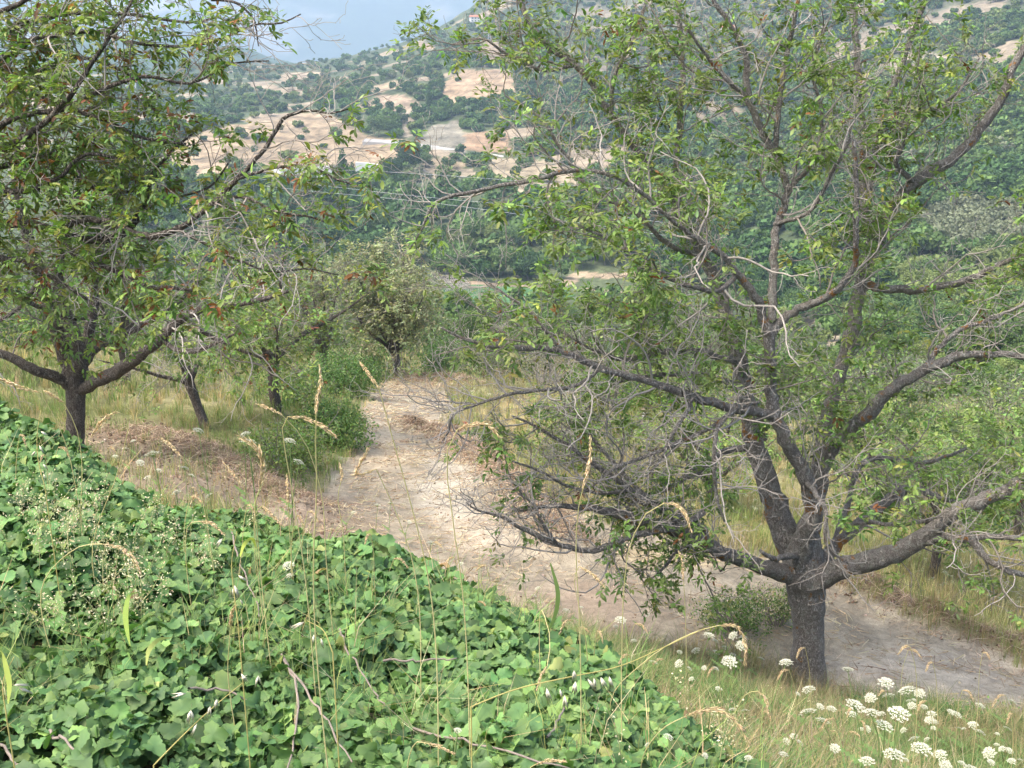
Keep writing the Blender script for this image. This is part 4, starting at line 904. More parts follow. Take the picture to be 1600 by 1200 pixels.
# everything smaller reads as one mass of scrub and wood
a = Acc(); small = {}
for shp in ('round', 'bush'):
    A_ = far_crown(rf, 8 if shp == 'round' else 3.6, 9 if shp == 'round' else 5.5, 170, 1.5 if shp == 'round' else 1.15, shp); small[shp] = (np.concatenate(A_.v), [q for q in A_.q], [t for t in A_.t], np.concatenate(A_.c))
for shp in small:
    v, qs, ts, c = small[shp]; sel = [t for t in rest if t[4] == shp or (shp == 'round' and t[4] == 'fine')]
    # extra growth on the ridge lines far off
    if not sel: continue
    pos = np.array([t[3] for t in sel]); n = len(sel); th = rf.uniform(0, 6.28, n); s = np.array([t[6] for t in sel])
    Mx = np.zeros((n, 3, 3)); Mx[:, 0, 0] = np.cos(th)*s; Mx[:, 0, 1] = -np.sin(th)*s; Mx[:, 1, 0] = np.sin(th)*s; Mx[:, 1, 1] = np.cos(th)*s; Mx[:, 2, 2] = s
    col = np.array([TINT[t[5]] for t in sel])*rf.uniform(.75, 1.25, (n, 1))
    inst(a, v, np.concatenate(qs), None, pos, Mx, col, tcol=c)
x, y, h = sample([(150,100),(440,104),(500,92),(600,72),(700,44),(780,-10),(1660,-60),(1660,250),(1000,250),(700,150),(500,170),(150,240)], 2600, 16, 0)
b = scrub_bare(h[:, 0], h[:, 1], x); k = (b < .60) | (rf.random(len(x)) < .1); h = h[k]; n = len(h)
v, qs, ts, c = small['bush']; th = rf.uniform(0, 6.28, n); s = rf.uniform(.55, 1.25, n)
Mx = np.zeros((n, 3, 3)); Mx[:, 0, 0] = np.cos(th)*s; Mx[:, 0, 1] = -np.sin(th)*s; Mx[:, 1, 0] = np.sin(th)*s; Mx[:, 1, 1] = np.cos(th)*s; Mx[:, 2, 2] = s
tt = np.array([TINT[k_] for k_ in ('dark', 'mid', 'light', 'grey')])[rf.choice(4, n, p=[.35, .4, .15, .1])]
inst(a, v, np.concatenate(qs), None, h, Mx, tt*rf.uniform(.75, 1.25, (n, 1)), tcol=c)
tag(a.build('scrub', M_far, smooth=False), 'scrub and small trees covering the far slopes', 'scrub', kind='stuff')
print('far', cnt, len(rest), n)
# ------------------------------------------------------------------ built things on the far slope
def H1(x, y, grid='far'): return hits(np.array([float(x)]), np.array([float(y)]), grid)[0]
M_conc = plain_mat('pale_concrete', (.78, .76, .72), .8, .12, .3); M_road = plain_mat('road_surface', (.36, .35, .33), .9, .15, .2)
M_rub = plain_mat('rubble', (.42, .38, .33), .9, .3, 1); M_steel = plain_mat('galvanised_steel', (.42, .44, .46), .5, .1, 2, .6)
M_plaster = plain_mat('white_plaster', (.72, .70, .66), .8, .08, .5); M_tile = plain_mat('clay_tiles', (.42, .17, .09), .85, .3, 3); M_glass = plain_mat('window_glass', (.05, .06, .07), .2, .1, 1)
M_wood = plain_mat('weathered_wood', (.20, .16, .12), .9, .4, 8); M_cable = plain_mat('cable', (.45, .47, .5), .5, .1, 1)
def box(a, c, s, col=(1, 1, 1), mat=0, rz=0.0):
    x, y, z = np.asarray(s)/2; v = np.array([(i*x, j*y, k*z) for k in (-1, 1) for j in (-1, 1) for i in (-1, 1)]); q = rz
    Rm = np.array([[math.cos(q), -math.sin(q), 0], [math.sin(q), math.cos(q), 0], [0, 0, 1]])
    a.add(v@Rm.T + np.asarray(c), [(0, 2, 3, 1), (4, 5, 7, 6), (0, 1, 5, 4), (1, 3, 7, 5), (3, 2, 6, 7), (2, 0, 4, 6)], None, col, mat)
def strip_wall(name, label, cat, line, thick, mat, hscale=1.0):
    """upright wall following (px, py foot, py top) stations"""
    st = [];
    for x, yb, yt in line:
        p = H1(x, yb); h = (yb-yt)*p[1]/F; st.append((p, h))
    Yc = np.median([p[1] for p, h in st]); a = Acc(); ring = []
    for p, h in st:
        p = unproj(*proj(p)[:2], .5*p[1]+.5*Yc)
        for dy, z in ((0, -3), (0, h), (thick, h), (thick, -3)): ring.append(p + np.array([0, dy, z]))
    n = len(st); q = []
    for i in range(n-1):
        for k in range(4): q.append((i*4+k, i*4+(k+1) % 4, i*4+4+(k+1) % 4, i*4+4+k))
    q += [(0, 1, 2, 3), (n*4-4, n*4-3, n*4-2, n*4-1)]
    a.add(ring, q); o = a.build(name, mat, smooth=False); return tag(o, label, cat)
strip_wall('retaining_wall', 'long white concrete retaining wall left of the tall dark tree', 'wall', [(385,279,271),(405,281,269),(440,283,266),(480,279,263),(518,275,261)], 2.0, M_conc)
strip_wall('retaining_wall', 'short white concrete wall end right of the tall dark tree', 'wall', [(556,272,256),(575,272,256.5),(592,270,259)], 2.5, M_conc)
a = Acc(); r = np.random.default_rng(5)
for i in range(70):
    p = H1(580+r.normal(0, 5), 279+r.normal(0, 4)); s = r.uniform(.5, 1.6); box(a, p, (s, s, s*.8), rz=r.uniform(0, 3))
tag(a.build('rubble', M_rub, smooth=False), 'grey rubble spilling below the short white wall end', 'rubble', kind='stuff')
def ribbon(name, line, wdt, up, mat, barrier=None):
    P_ = []
    for x, y in line: P_.append(H1(x, y))
    P_ = np.array(P_); m = np.median(P_[:, 1]);
    P_[:, 1] = .5*P_[:, 1] + .5*m
    for i, (x, y) in enumerate(line): P_[i] = unproj(x, y, P_[i, 1])
    P_, _ = smooth_path(P_, np.zeros(len(P_)), 40); a = Acc(); ring = []
    for p in P_:
        for dy, z in ((0, -3), (0, 0), (wdt, up), (wdt, -3)): ring.append(p + np.array([0, dy, z]))
    q = [(i*4+k, i*4+(k+1) % 4, i*4+4+(k+1) % 4, i*4+4+k) for i in range(39) for k in range(4)]
    a.add(ring, q); tag(a.build(name, mat, smooth=False), kind='structure'); return P_
up = ribbon('mountain_road', [(566,221),(600,223),(640,228),(700,235),(760,243),(820,251),(862,256)], 8, 1.0, M_road)
a = Acc(); k = [p for p in up if 618 < proj(p)[0] < 790]; ring = []
for p in k:
    for dy, z in ((-.1, -1.2), (-.1, 1.15), (.4, 1.15), (.4, -1.2)): ring.append(p + np.array([0, dy, z]))
a.add(ring, [(i*4+j, i*4+(j+1) % 4, i*4+4+(j+1) % 4, i*4+4+j) for i in range(len(k)-1) for j in range(4)])
tag(a.build('road_barrier', M_conc, smooth=False), 'white concrete barrier along the outer edge of the upper road', 'barrier')
ribbon('upper_track', [(672,171),(655,173),(636,174),(622,178)], 4, .5, plain_mat('pale_gravel', (.5, .46, .40), .9, .2, .5))
def house(px, py, w, h, d, label, roofm, rz=0.0, storeys=2):
    p = H1(px, py); root = empty('house', p - np.array([0, 0, .6]), rz); tag(root, label, 'house')
    a = Acc(); box(a, (0, 0, h/2), (w, d, h)); a.build('wall', M_plaster, root, smooth=False)
    a = Acc(); e = .5; rh = w*.22
    v = [(-w/2-e, -d/2-e, h+.02), (w/2+e, -d/2-e, h+.02), (w/2+e, d/2+e, h+.02), (-w/2-e, d/2+e, h+.02), (-w/2-e, 0, h+rh), (w/2+e, 0, h+rh)]
    a.add(v, [(0, 1, 5, 4), (2, 3, 4, 5), (0, 3, 2, 1)], [(0, 4, 3), (1, 2, 5)]); a.build('roof', roofm, root, smooth=False)
    for s in range(storeys):
        for i in (-.3, 0, .3):
            a = Acc(); box(a, (i*w, -d/2-.03, h*(s+.55)/storeys), (w*.13, .08, h*.2)); a.build('window', M_glass, root, smooth=False)
house(742, 36, 10, 5, 8, 'pale house with orange roof on the ridge above the earth cuts', M_tile, .2)
house(228, 133, 10, 6, 8, 'white house glimpsed between the left walnut twigs', M_tile, -.2)
house(205, 138, 8, 5, 7, 'smaller white building beside the house behind the left walnut', M_tile, .3)
house(1135, 55, 9, 5, 8, 'pale little house on the slope behind the big walnut crown', M_tile, .1)
# lattice mast near the ridge
p = H1(765, 68); hm = 22*p[1]/F; root = empty('power_pylon', p - np.array([0, 0, 1])); tag(root, 'pale lattice power pylon standing on the ridge above the big earth cut', 'pylon')
a = Acc(); L4 = [(-1.3, -1.3), (1.3, -1.3), (1.3, 1.3), (-1.3, 1.3)]; hm += 1
for i, (x, y) in enumerate(L4): tube(a, [(x, y, 0), (x*.35, y*.35, hm)], [.22, .16], 4)
for k in range(6):
    z0, z1 = hm*k/6, hm*(k+1)/6; f0, f1 = 1-.65*k/6, 1-.65*(k+1)/6
    for i in range(4):
        x, y = L4[i]; x2, y2 = L4[(i+1) % 4]; tube(a, [(x*f0, y*f0, z0), (x2*f1, y2*f1, z1)], [.12, .12], 4)
a.build('lattice_mast', M_steel, root)
for z in (.80, .95):
    a = Acc(); tube(a, [(-2.6, 0, hm*z), (2.6, 0, hm*z)], [.16, .16], 4); a.build('cross_arm', M_steel, root)
# three power lines across the valley
for (pts, lab) in (([(380,262),(592,268),(735,277),(900,290),(1040,300)], 'uppermost thin power line sagging across the valley wood'), ([(400,279),(461,285),(637,305),(900,330),(1040,348)], 'middle thin power line sagging across the valley wood'),
                   ([(400,289),(461,296),(675,317),(855,341),(1040,368)], 'lowest thin power line sagging across the valley wood')):
    L = np.array([unproj(x, y, 215-10*i) for i, (x, y) in enumerate(pts)]); L, _ = smooth_path(L, np.zeros(len(L)), 30)
    a = Acc(); tube(a, L, .028, 4); tag(a.build('power_line', M_cable), lab, 'power line', 'power lines across the valley')
# rows of the little field, and the wooden post
a = Acc(); r = np.random.default_rng(8)
for i in range(8):
    for k in range(10):
        p = H1(676+i*5.5+k*2.6, 434+k*2.8); 
        if np.isnan(p[0]): continue
        tube(a, [p, p+np.array([0, 0, 1.5])], .10, 4); tube(a, [p+np.array([-.35, 0, 1.2]), p+np.array([.35, .3, 1.2])], .16, 4)
tag(a.build('vine_rows', M_rub, smooth=False), 'pale rows of supports in the small field on the valley floor', 'crop rows', kind='stuff')
q = unproj(1003, 693, 27); q[2] = float(height(q[0], q[1])); top = unproj(1003, 640, 27)[2]
root = empty('fence_post', q); tag(root, 'weathered wooden post with a white mark, standing alone in the meadow', 'post')
a = Acc(); tube(a, [(0, 0, -.3), (.0, 0, .5), (.02, 0, top-q[2])], [.075, .07, .062], 10, rough=.06); a.build('post', M_wood, root)
a = Acc(); box(a, (.0, -.075, (top-q[2])*.82), (.07, .03, .20)); a.build('white_plate', M_plaster, root, smooth=False)

# ------------------------------------------------------------------ creeper covering the near bank
YE = np.array([(-900,5.6),(0,5.6),(300,5.3),(640,5.2),(760,5.1),(850,5.1),(950,4.9),(1050,4.4),(1130,3.7),(1200,3.2),(1300,2.4),(1500,1.6),(3000,1)])
def canopy(X, Y):
    px = 800 + F*X/np.maximum(Y*1.12, .1); ye = np.interp(px, YE[:, 0], YE[:, 1]) + 1.3*(fbm(X*1.6+40, Y*1.6, 12, 4)-.5)
    h = .11 + .28*fbm(X*1.5, Y*1.5, 14, 3) + .13*fbm(X*5, Y*5, 24, 2)
    h = h + .46*np.exp(-((X+3.25)/.75)**2 - ((Y-5.3)/.8)**2)*1.0
    edge = sm(-.1, .7, ye - Y)
    return h*edge, ye
r = np.random.default_rng(31)
def creeper_pts(n, y0, y1, ulim=.72):
    Y = np.sqrt(r.uniform(y0*y0, y1*y1, n)); X = r.uniform(-ulim, ulim, n)*Y*1.0; h, ye = canopy(X, Y); k = (Y < ye) & (r.random(n) < .12 + sm(0, .9, (ye-Y)*np.where(X > .1, 1.0, 4.0))); return X[k], Y[k], h[k]
LO = []
m_ = 22
for i in range(m_):
    t = -math.pi + (i+.5)*2*math.pi/m_; lobe = .50 + .12*math.cos(3*t) + (.035 if i % 2 else -.035)
    LO.append((.52 + lobe*math.cos(t)*1.02, lobe*math.sin(t)*1.05, .10*math.sin(2.3*t) - .14*(math.cos(t)**2*.5) + .30*abs(math.sin(t))*lobe))
LV = np.array([(.5, 0, .03)] + LO); LT = [(0, i+1, (i+1) % m_ + 1) for i in range(m_)]
TC = np.array([[.84, .88, .9]] + [[1.22, 1.16, 1.0] if i % 2 else [1.06, 1.04, .96] for i in range(m_)])
a = Acc(); X, Y, h = creeper_pts(100000, 1.15, 6.2); n = len(X)
dep = r.exponential(.055, n); Zg = height(X, Y); Zc = Zg + np.maximum(h - dep, .01)
gx = (canopy(X+.05, Y)[0]-h)/.05; gy = (canopy(X, Y+.05)[0]-h)/.05
up = nrm(np.stack([-gx*.6, -gy*.6 - .25, np.ones(n)], -1) + r.normal(0, .44, (n, 3)))
th = r.uniform(0, 6.28, n); xd = np.stack([np.cos(th), np.sin(th), r.normal(-.15, .25, n)], -1)
s = np.clip(r.lognormal(math.log(.038), .34, n), .014, .075)
cg = mixcol(r, n, [(.108, .204, .072), (.080, .162, .062), (.158, .262, .088), (.22, .28, .09), (.24, .18, .09)], [.48, .30, .19, .015, .002], .20, .05)
sc = np.stack([s, s*r.uniform(.75, 1.05, n), s*r.uniform(.5, 1.9, n)], -1)
inst(a, LV, None, LT, np.stack([X, Y, Zc], -1), frames(xd, up, sc), cg, tcol=TC)
tag(a.build('creeper', M_creeper), 'dense green creeper with lobed leaves covering the near bank', 'creeper', kind='stuff')
print('creeper', n)
def on_canopy(px, py, dz=0.0):
    Y = np.linspace(1.2, 6.5, 400); P_ = np.array([unproj(px, py, y) for y in Y]); g = height(P_[:, 0], P_[:, 1]) + canopy(P_[:, 0], P_[:, 1])[0] + dz
    k = np.argmax(P_[:, 2] <= g); return P_[k] if (P_[:, 2] <= g).any() else P_[-1]
# bare woody stems lying over the creeper
M_vine = plain_mat('vine_stem', (.24, .20, .17), .85, .3, 20)
for pts, lab in (([(362,830),(372,870),(390,915),(405,962)], 'short grey creeper stem near the upper middle of the leafy bank'),
                 ([(440,1020),(452,1045),(465,1087),(460,1140),(452,1210)], 'grey creeper stem running straight down to the bottom edge'),
                 ([(445,1035),(480,1085),(515,1135),(548,1190)], 'grey creeper stem slanting right from the fork of the straight one'),
                 ([(530,985),(552,1030),(572,1062),(600,1100)], 'grey creeper stem slanting down right in the middle of the bank'),
                 ([(600,1030),(640,1033),(680,1031),(712,1029)], 'nearly level brown stem among the leaves'),
                 ([(75,1140),(110,1165),(140,1200)], 'grey creeper stem near the bottom left corner'),
                 ([(-5,1160),(20,1185),(35,1215)], 'thick grey stem in the very bottom left corner'),
                 ([(620,1130),(690,1150),(760,1165),(830,1185),(900,1205)], 'long reddish stem crossing the bottom of the bank'),
                 ([(290,1075),(340,1078),(400,1100)], 'dark brown stem half hidden under leaves left of the straight one'),
                 ([(860,1150),(880,1110),(900,1080)], 'grey twig poking up near the bottom centre')):
    L = np.array([on_canopy(x, y, .012) for x, y in pts]); L, _ = smooth_path(L, np.zeros(len(L)), 14); L += r.normal(0, .004, L.shape)
    a = Acc(); tube(a, L, np.linspace(.0042, .0024, 14), 6, rough=.15); tag(a.build('creeper_stem', M_vine), lab, 'stem', 'bare stems over the creeper')

# ------------------------------------------------------------------ grasses
def blade_clump(r, nb, hgt, wd, spread, lean=.5):
    a = Acc()
    for i in range(nb):
        az = r.uniform(0, 6.28); d = np.array([math.cos(az), math.sin(az), 0]); h = hgt*r.uniform(.45, 1.1); ln = lean*r.uniform(.2, 1.2)*h
        b = d*r.uniform(0, spread); s = np.array([-d[1], d[0], 0])*wd*r.uniform(.7, 1.3)
        p0, p1, p2 = b, b + d*ln*.25 + np.array([0, 0, h*.6]), b + d*ln*.95 + np.array([0, 0, h*r.uniform(.8, 1.05)])
        a.add([p0-s/2, p0+s/2, p1+s*.4, p1-s*.4, p2+s*.08, p2-s*.08], [(0, 1, 2, 3), (3, 2, 4, 5)], None, (1, 1, 1)*1 if False else np.ones(3)*r.uniform(.75, 1.25))
    return np.concatenate(a.v), np.concatenate(a.q), np.concatenate(a.c)
def scatter_grass(acc, r, X, Y, hgt, wd, spread, nb, cols, ps, lean=.5, nproto=6, lo=.6, hi=1.2, Z=None):
    n = len(X); Z = height(X, Y) if Z is None else Z; pr = r.integers(0, nproto, n); col = mixcol(r, n, cols, ps, .18, .07); sc = r.uniform(lo, hi, n); th = r.uniform(0, 6.28, n)
    for k in range(nproto):
        v, q, c = blade_clump(r, nb, hgt, wd, spread, lean); m = pr == k; nn = m.sum(); Mx = np.zeros((nn, 3, 3)); s = sc[m]; t = th[m]
        Mx[:, 0, 0] = np.cos(t)*s; Mx[:, 0, 1] = -np.sin(t)*s; Mx[:, 1, 0] = np.sin(t)*s; Mx[:, 1, 1] = np.cos(t)*s; Mx[:, 2, 2] = s
        inst(acc, v, q, None, np.stack([X[m], Y[m], Z[m]-.01], -1), Mx, col[m], tcol=c)
DRY = (.42, .35, .18); DRY2 = (.33, .27, .15); GRN = (.15, .22, .07); GRN2 = (.21, .27, .09); PAL = (.52, .45, .28)
def near_pts(r, n, y0, y1, u0=-.72, u1=.72, power=2.0):
    Y = (r.uniform(y0**power, y1**power, n))**(1/power); X = r.uniform(u0, u1, n)*Y; return X, Y
def keep_off_path(X, Y, pad=0.0):
    Zt = height(X, Y); px, py, _ = proj(np.stack([X, Y, Zt], -1)); wob = 26*(fbm(X*.9, Y*.9, 133, 3)-.5)*np.clip(14/Y, .4, 1.5)
    return ~inpoly(px+wob, py+wob*.6, PATH), px, py, Zt
# meadows
a = Acc(); r = np.random.default_rng(41)
for (n, y0, y1, hg, wd, nb, pw) in ((11000, 9.5, 20, .29, .005, 14, 1.6), (10000, 20, 45, .36, .011, 12, 1.4), (5000, 45, 90, .6, .03, 10, 1.4)):
    X, Y = near_pts(r, n, y0, y1, -.75, .75, pw); ok, px, py, Zt = keep_off_path(X, Y)
    brown = inpoly(px, py, [(150,650),(260,655),(400,725),(520,790),(560,860),(300,800),(100,740)]) & (r.random(len(X)) > .24); ok &= ~brown
    X, Y, px, py, Zt = X[ok], Y[ok], px[ok], py[ok], Zt[ok]
    dry = fbm(X*.25, Y*.25, 55, 3) + .10*((px > 700)) - .06*((px < 600)) + .12*np.exp(-((px-860)/140)**2-((py-650)/50)**2)
    g = dry + r.normal(0, .05, len(X)) > .53
    for m, cols, ps in ((g, [DRY, PAL, DRY2, GRN2, (.27,.29,.11)], [2.4, 1, 2, 2, 2.6]), (~g, [GRN, GRN2, DRY, DRY2], [4, 4, 1.6, 1])): scatter_grass(a, r, X[m], Y[m], hg, wd, .12, nb, cols, ps, Z=Zt[m])
tag(a.build('meadow_grass', M_grass, smooth=False), 'tall dry and green meadow grass on both sides of the path', 'grass', kind='stuff')
# finer grass of the near slope at the right and around the trunk
a = Acc(); X, Y = near_pts(r, 15000, 2.2, 10.2, -.1, .75, 1.5); h, ye = canopy(X, Y); ok, px, py, Zt = keep_off_path(X, Y); ok &= (Y > ye-.8) & (px > 760)
low = py < 1000 + .18*(px-1000); ok &= ~(low & (r.random(len(X)) > .12)); X, Y, px, py, Zt = X[ok], Y[ok], px[ok], py[ok], Zt[ok]
gmix = fbm(X*1.1, Y*1.1, 57, 3) + .10*(px < 1150) - .05*(py < 1080) + r.normal(0, .06, len(X)) > .50
for m, cols, ps in ((gmix, [GRN, GRN2, (.12, .24, .08), DRY], [3, 4, 3, 1.2]), (~gmix, [DRY, PAL, DRY2, GRN2], [4, 1.5, 2.5, 1.8])): scatter_grass(a, r, X[m], Y[m], .24, .0035, .08, 13, [(.74*q_[0], .76*q_[1], .80*q_[2]) for q_ in cols], ps, .95, lo=.35, hi=1.25, Z=Zt[m])
tag(a.build('bank_grass', M_grass, smooth=False), 'mixed dry and green grass on the bank below the big walnut', 'grass', kind='stuff')
# low broad-leaved weeds between the grass
a = Acc(); X, Y = near_pts(r, 30000, 2.2, 8.5, .02, .62, 1.5); h, ye = canopy(X, Y); Zt = height(X, Y); px, py, _ = proj(np.stack([X, Y, Zt], -1))
k = (Y > ye-1.0) & (fbm(X*2.1, Y*2.1, 67, 4) + .00025*(1250-px) + r.normal(0, .03, len(X)) > .52) & (py > 1000); X, Y, Zt = X[k], Y[k], Zt[k]; n = len(X); th = r.uniform(0, 6.28, n); s = r.uniform(.014, .04, n)
inst(a, LV, None, LT, np.stack([X, Y, Zt + r.uniform(.01, .16, n)], -1), frames(np.stack([np.cos(th), np.sin(th), r.normal(0, .3, n)], -1), np.array([0, -.2, 1.]) + r.normal(0, .5, (n, 3)), np.stack([s, s*r.uniform(.4, 1, n), s], -1)), mixcol(r, n, [(.11,.22,.07),(.16,.27,.08),(.08,.16,.06),(.3,.28,.12)], [4, 3, 2, .6], .2, .06))
tag(a.build('low_weeds', M_creeper, smooth=False), 'low broad-leaved green weeds between the grass under the walnut', 'weeds', kind='stuff')
# grass blades standing in and beyond the creeper
a = Acc(); X, Y = near_pts(r, 2600, 2.1, 5.9, -.72, .5, 1.6); h, ye = canopy(X, Y); k = (Y < ye+.2) & (fbm(X*1.2, Y*1.2, 59, 3) + .05*(Y-3.5) + .04*(X > 0) > .5); X, Y, h = X[k], Y[k], h[k]
scatter_grass(a, r, X, Y, .25, .0026, .05, 6, [GRN2, (.20, .30, .09), DRY, PAL], [4, 4, 2, 1], .9, Z=height(X, Y)+h*.6)
tag(a.build('tufted_grass', M_grass, smooth=False), 'thin grass blades growing up through the creeper', 'grass', kind='stuff')
# mown straw and loose earth on the path and along its edges
a = Acc(); r = np.random.default_rng(43)
X, Y = near_pts(r, 90000, 8.6, 44, -.5, .75, 1.3); ok, px, py, Zt = keep_off_path(X, Y); ok = ~ok; X, Y, Zt = X[ok], Y[ok], Zt[ok]; n = len(X)
k = fbm(X*1.4, Y*1.4, 63, 4) > .44; X, Y, Zt = X[k], Y[k], Zt[k]; n = len(X)
th = r.uniform(0, 6.28, n); L = r.uniform(.05, .20, n)*np.clip(Y/14, 1, 1.8); wd = .0045*np.clip(Y/11, 1, 2.6)
M = frames(np.stack([np.cos(th), np.sin(th), r.normal(.05, .22, n)], -1), np.stack([r.normal(0, .4, n), r.normal(-.2, .4, n), np.ones(n)], -1), np.stack([L, wd, L], -1))
inst(a, np.array([(-.5,-.5,0),(.5,-.5,0),(.5,.5,.06),(-.5,.5,0)]), [(0,1,2,3)], None, np.stack([X, Y, Zt+.02], -1), M, mixcol(r, n, [(.50,.41,.27),(.60,.53,.38),(.28,.20,.13),(.38,.30,.20)], [3, 2, 2, 3], .15, .05))
tag(a.build('straw', M_straw, smooth=False), 'mown straw scattered over the bare path', 'straw', kind='stuff')
CV = np.array([(1,0,0),(-.9,.2,0),(.1,1,.1),(0,-.9,-.1),(.1,0,.75),(0,.1,-.6)]); CT3 = [(0,2,4),(2,1,4),(1,3,4),(3,0,4),(2,0,5),(1,2,5),(3,1,5),(0,3,5)]
a = Acc(); b = Acc()
def clods(n, X, Y, s0, s1, cols, ps):
    Zt = height(X, Y); s = r.uniform(s0, s1, n)*r.uniform(.5, 1, n)*np.clip(Y/14, .9, 1.5)
    M = frames(rand_dirs(r, n), np.array([0, 0, 1.]) + r.normal(0, .5, (n, 3)), np.stack([s, s*r.uniform(.6, 1, n), s*r.uniform(.5, .9, n)], -1)); inst(a, CV, None, CT3, np.stack([X, Y, Zt+.2*s], -1), M, mixcol(r, n, cols, ps, .2, .05))
for L, am, wdt in WINDW:
    ln = np.r_[0, np.cumsum(np.linalg.norm(np.diff(L, axis=0), axis=1))]; n = int(330*ln[-1]); t = r.uniform(0, ln[-1], n)
    X = np.interp(t, ln, L[:, 0]) + r.normal(0, wdt*.55, n); Y = np.interp(t, ln, L[:, 1]) + r.normal(0, wdt*.55, n)
    clods(n, X, Y, .012, .05, [(.24,.17,.12),(.17,.12,.085),(.36,.28,.20),(.46,.40,.32)], [4, 2.5, 3, 1])
    n2 = n*2; t = r.uniform(0, ln[-1], n2); X = np.interp(t, ln, L[:, 0]) + r.normal(0, wdt*.6, n2); Y = np.interp(t, ln, L[:, 1]) + r.normal(0, wdt*.6, n2); Zt = height(X, Y)
    th = r.uniform(0, 6.28, n2); LL = r.uniform(.08, .30, n2); w2 = .005*np.clip(Y/11, 1, 2.6)
    M = frames(np.stack([np.cos(th), np.sin(th), r.normal(.1, .4, n2)], -1), np.stack([r.normal(0, .4, n2), r.normal(-.3, .4, n2), np.ones(n2)], -1), np.stack([LL, w2, LL], -1))
    inst(b, np.array([(-.5,-.5,0),(0,-.5,.12),(0,.5,.12),(-.5,.5,0),(.5,-.3,0),(.5,.3,0)]), [(0,1,2,3),(1,4,5,2)], None, np.stack([X, Y, Zt+.04], -1), M, mixcol(r, n2, [(.26,.19,.13),(.45,.37,.26),(.18,.13,.09)], [3, 2, 2], .18, .05))
n = 9500; X, Y = near_pts(r, n, 9, 42, -.5, .75, 1.3); ok, px, py, _ = keep_off_path(X, Y); k = ~ok; clods(k.sum(), X[k], Y[k], .008, .036, [(.30,.23,.17),(.46,.40,.32),(.20,.15,.11)], [3, 3, 2])
n = 4500; X, Y = near_pts(r, n, 11, 19, -.5, -.1, 1.3); ok, px, py, _ = keep_off_path(X, Y); k = inpoly(px, py, [(100,650),(260,655),(400,725),(520,790),(560,860),(300,800),(100,740)]); clods(k.sum(), X[k], Y[k], .012, .045, [(.24,.17,.12),(.34,.26,.19),(.16,.12,.09)], [3, 2, 2])
tag(a.build('loose_earth', M_straw, smooth=False), 'clods and small stones of loose earth along the path edges', 'earth', kind='stuff')
tag(b.build('dead_grass_litter', M_straw, smooth=False), 'raked dead grass and roots heaped along the path edges', 'litter', kind='stuff')

# feathery cream weed heads among the creeper leaves
r = np.random.default_rng(71); a = Acc()
for cx, cy, sx, sy, n in ((165,895,45,45,26),(110,840,50,30,16),(230,930,40,30,14),(90,960,30,20,6),(330,880,40,25,6),(60,800,40,20,8),(1205,1130,60,30,9),(1120,1150,60,30,9)):
    for k in range(n):
        x, y = cx+r.normal(0, sx), cy+r.normal(0, sy); p = on_canopy(x, y, .0); hh = r.uniform(.08, .22); d = np.array([r.normal(0, .3), r.normal(0, .3), 1]); L = walk(r, p, d, hh, 6, .12, -.03)
        tube(a, L, .0011, 4, (.40, .42, .20)); m2 = int(r.integers(26, 60)); t = r.integers(2, 7, m2); q = L[t] + r.normal(0, .018, (m2, 3))
        inst(a, D_V, None, D_T, q, frames(rand_dirs(r, m2), rand_dirs(r, m2), r.uniform(.005, .013, m2)), mixcol(r, m2, [(.70,.64,.44),(.50,.52,.30),(.50,.38,.24)], [4, 3, 1], .15, .05))
tag(a.build('weed_heads', M_grass, smooth=False), 'feathery cream weed heads rising out of the creeper', 'weeds', kind='stuff')

# ------------------------------------------------------------------ white umbels
r = np.random.default_rng(47)
def umbel_mesh(seed, rays, per):
    r = np.random.default_rng(seed); a = Acc()
    hexv = np.array([(0,0,.1)] + [(math.cos(i*1.2566), math.sin(i*1.2566), 0) for i in range(5)]); hext = [(0, i+1, (i+1) % 5+1) for i in range(5)]
    pos = []; 
    for i in range(rays):
        t = math.sqrt((i+.5)/rays); az = i*2.39996; c = np.array([math.cos(az)*t*.47, math.sin(az)*t*.47, .09-.20*t*t + r.normal(0, .012)])
        tube(a, [(0, 0, -.26), tuple(c*np.array([.6, .6, 1])-np.array([0, 0, .09])), tuple(c-np.array([0, 0, .012]))], [.008, .006, .005], 3, (.22, .33, .12), 1, cap=False)
        for k in range(per):
            az2 = r.uniform(0, 6.28); q = .085*math.sqrt(r.uniform(0, 1)); pos.append(c + np.array([math.cos(az2)*q, math.sin(az2)*q, r.normal(0, .008)]))
    pos = np.array(pos); n = len(pos)
    inst(a, hexv, None, hext, pos, frames(rand_dirs(r, n)*np.array([1, 1, .1]), np.array([0, 0, 1.]) + r.normal(0, .3, (n, 3)), r.uniform(.022, .034, n)), np.ones((n, 3))*np.array([.72, .73, .60])*r.uniform(.75, 1.1, (n, 1)), 0)
    return a.mesh('umbel', [M_white, M_grass], smooth=False)
UM = [umbel_mesh(s, 30, 13) for s in (1, 2, 3)]; UF = [umbel_mesh(s, 11, 4) for s in (4, 5)]
def solve_Y(px, py, Ys, hmin=.35, hmax=.95):
    Y = np.linspace(1.8, 22, 500); P_ = np.array([unproj(px, py, y) for y in Y]); hh = P_[:, 2] - height(P_[:, 0], P_[:, 1])
    cost = np.log(Y/Ys)**2 + np.where(hh < hmin, (hmin-hh)*6, 0) + np.where(hh > hmax, (hh-hmax)*3, 0); k = cost.argmin(); return Y[k], P_[k], hh[k]
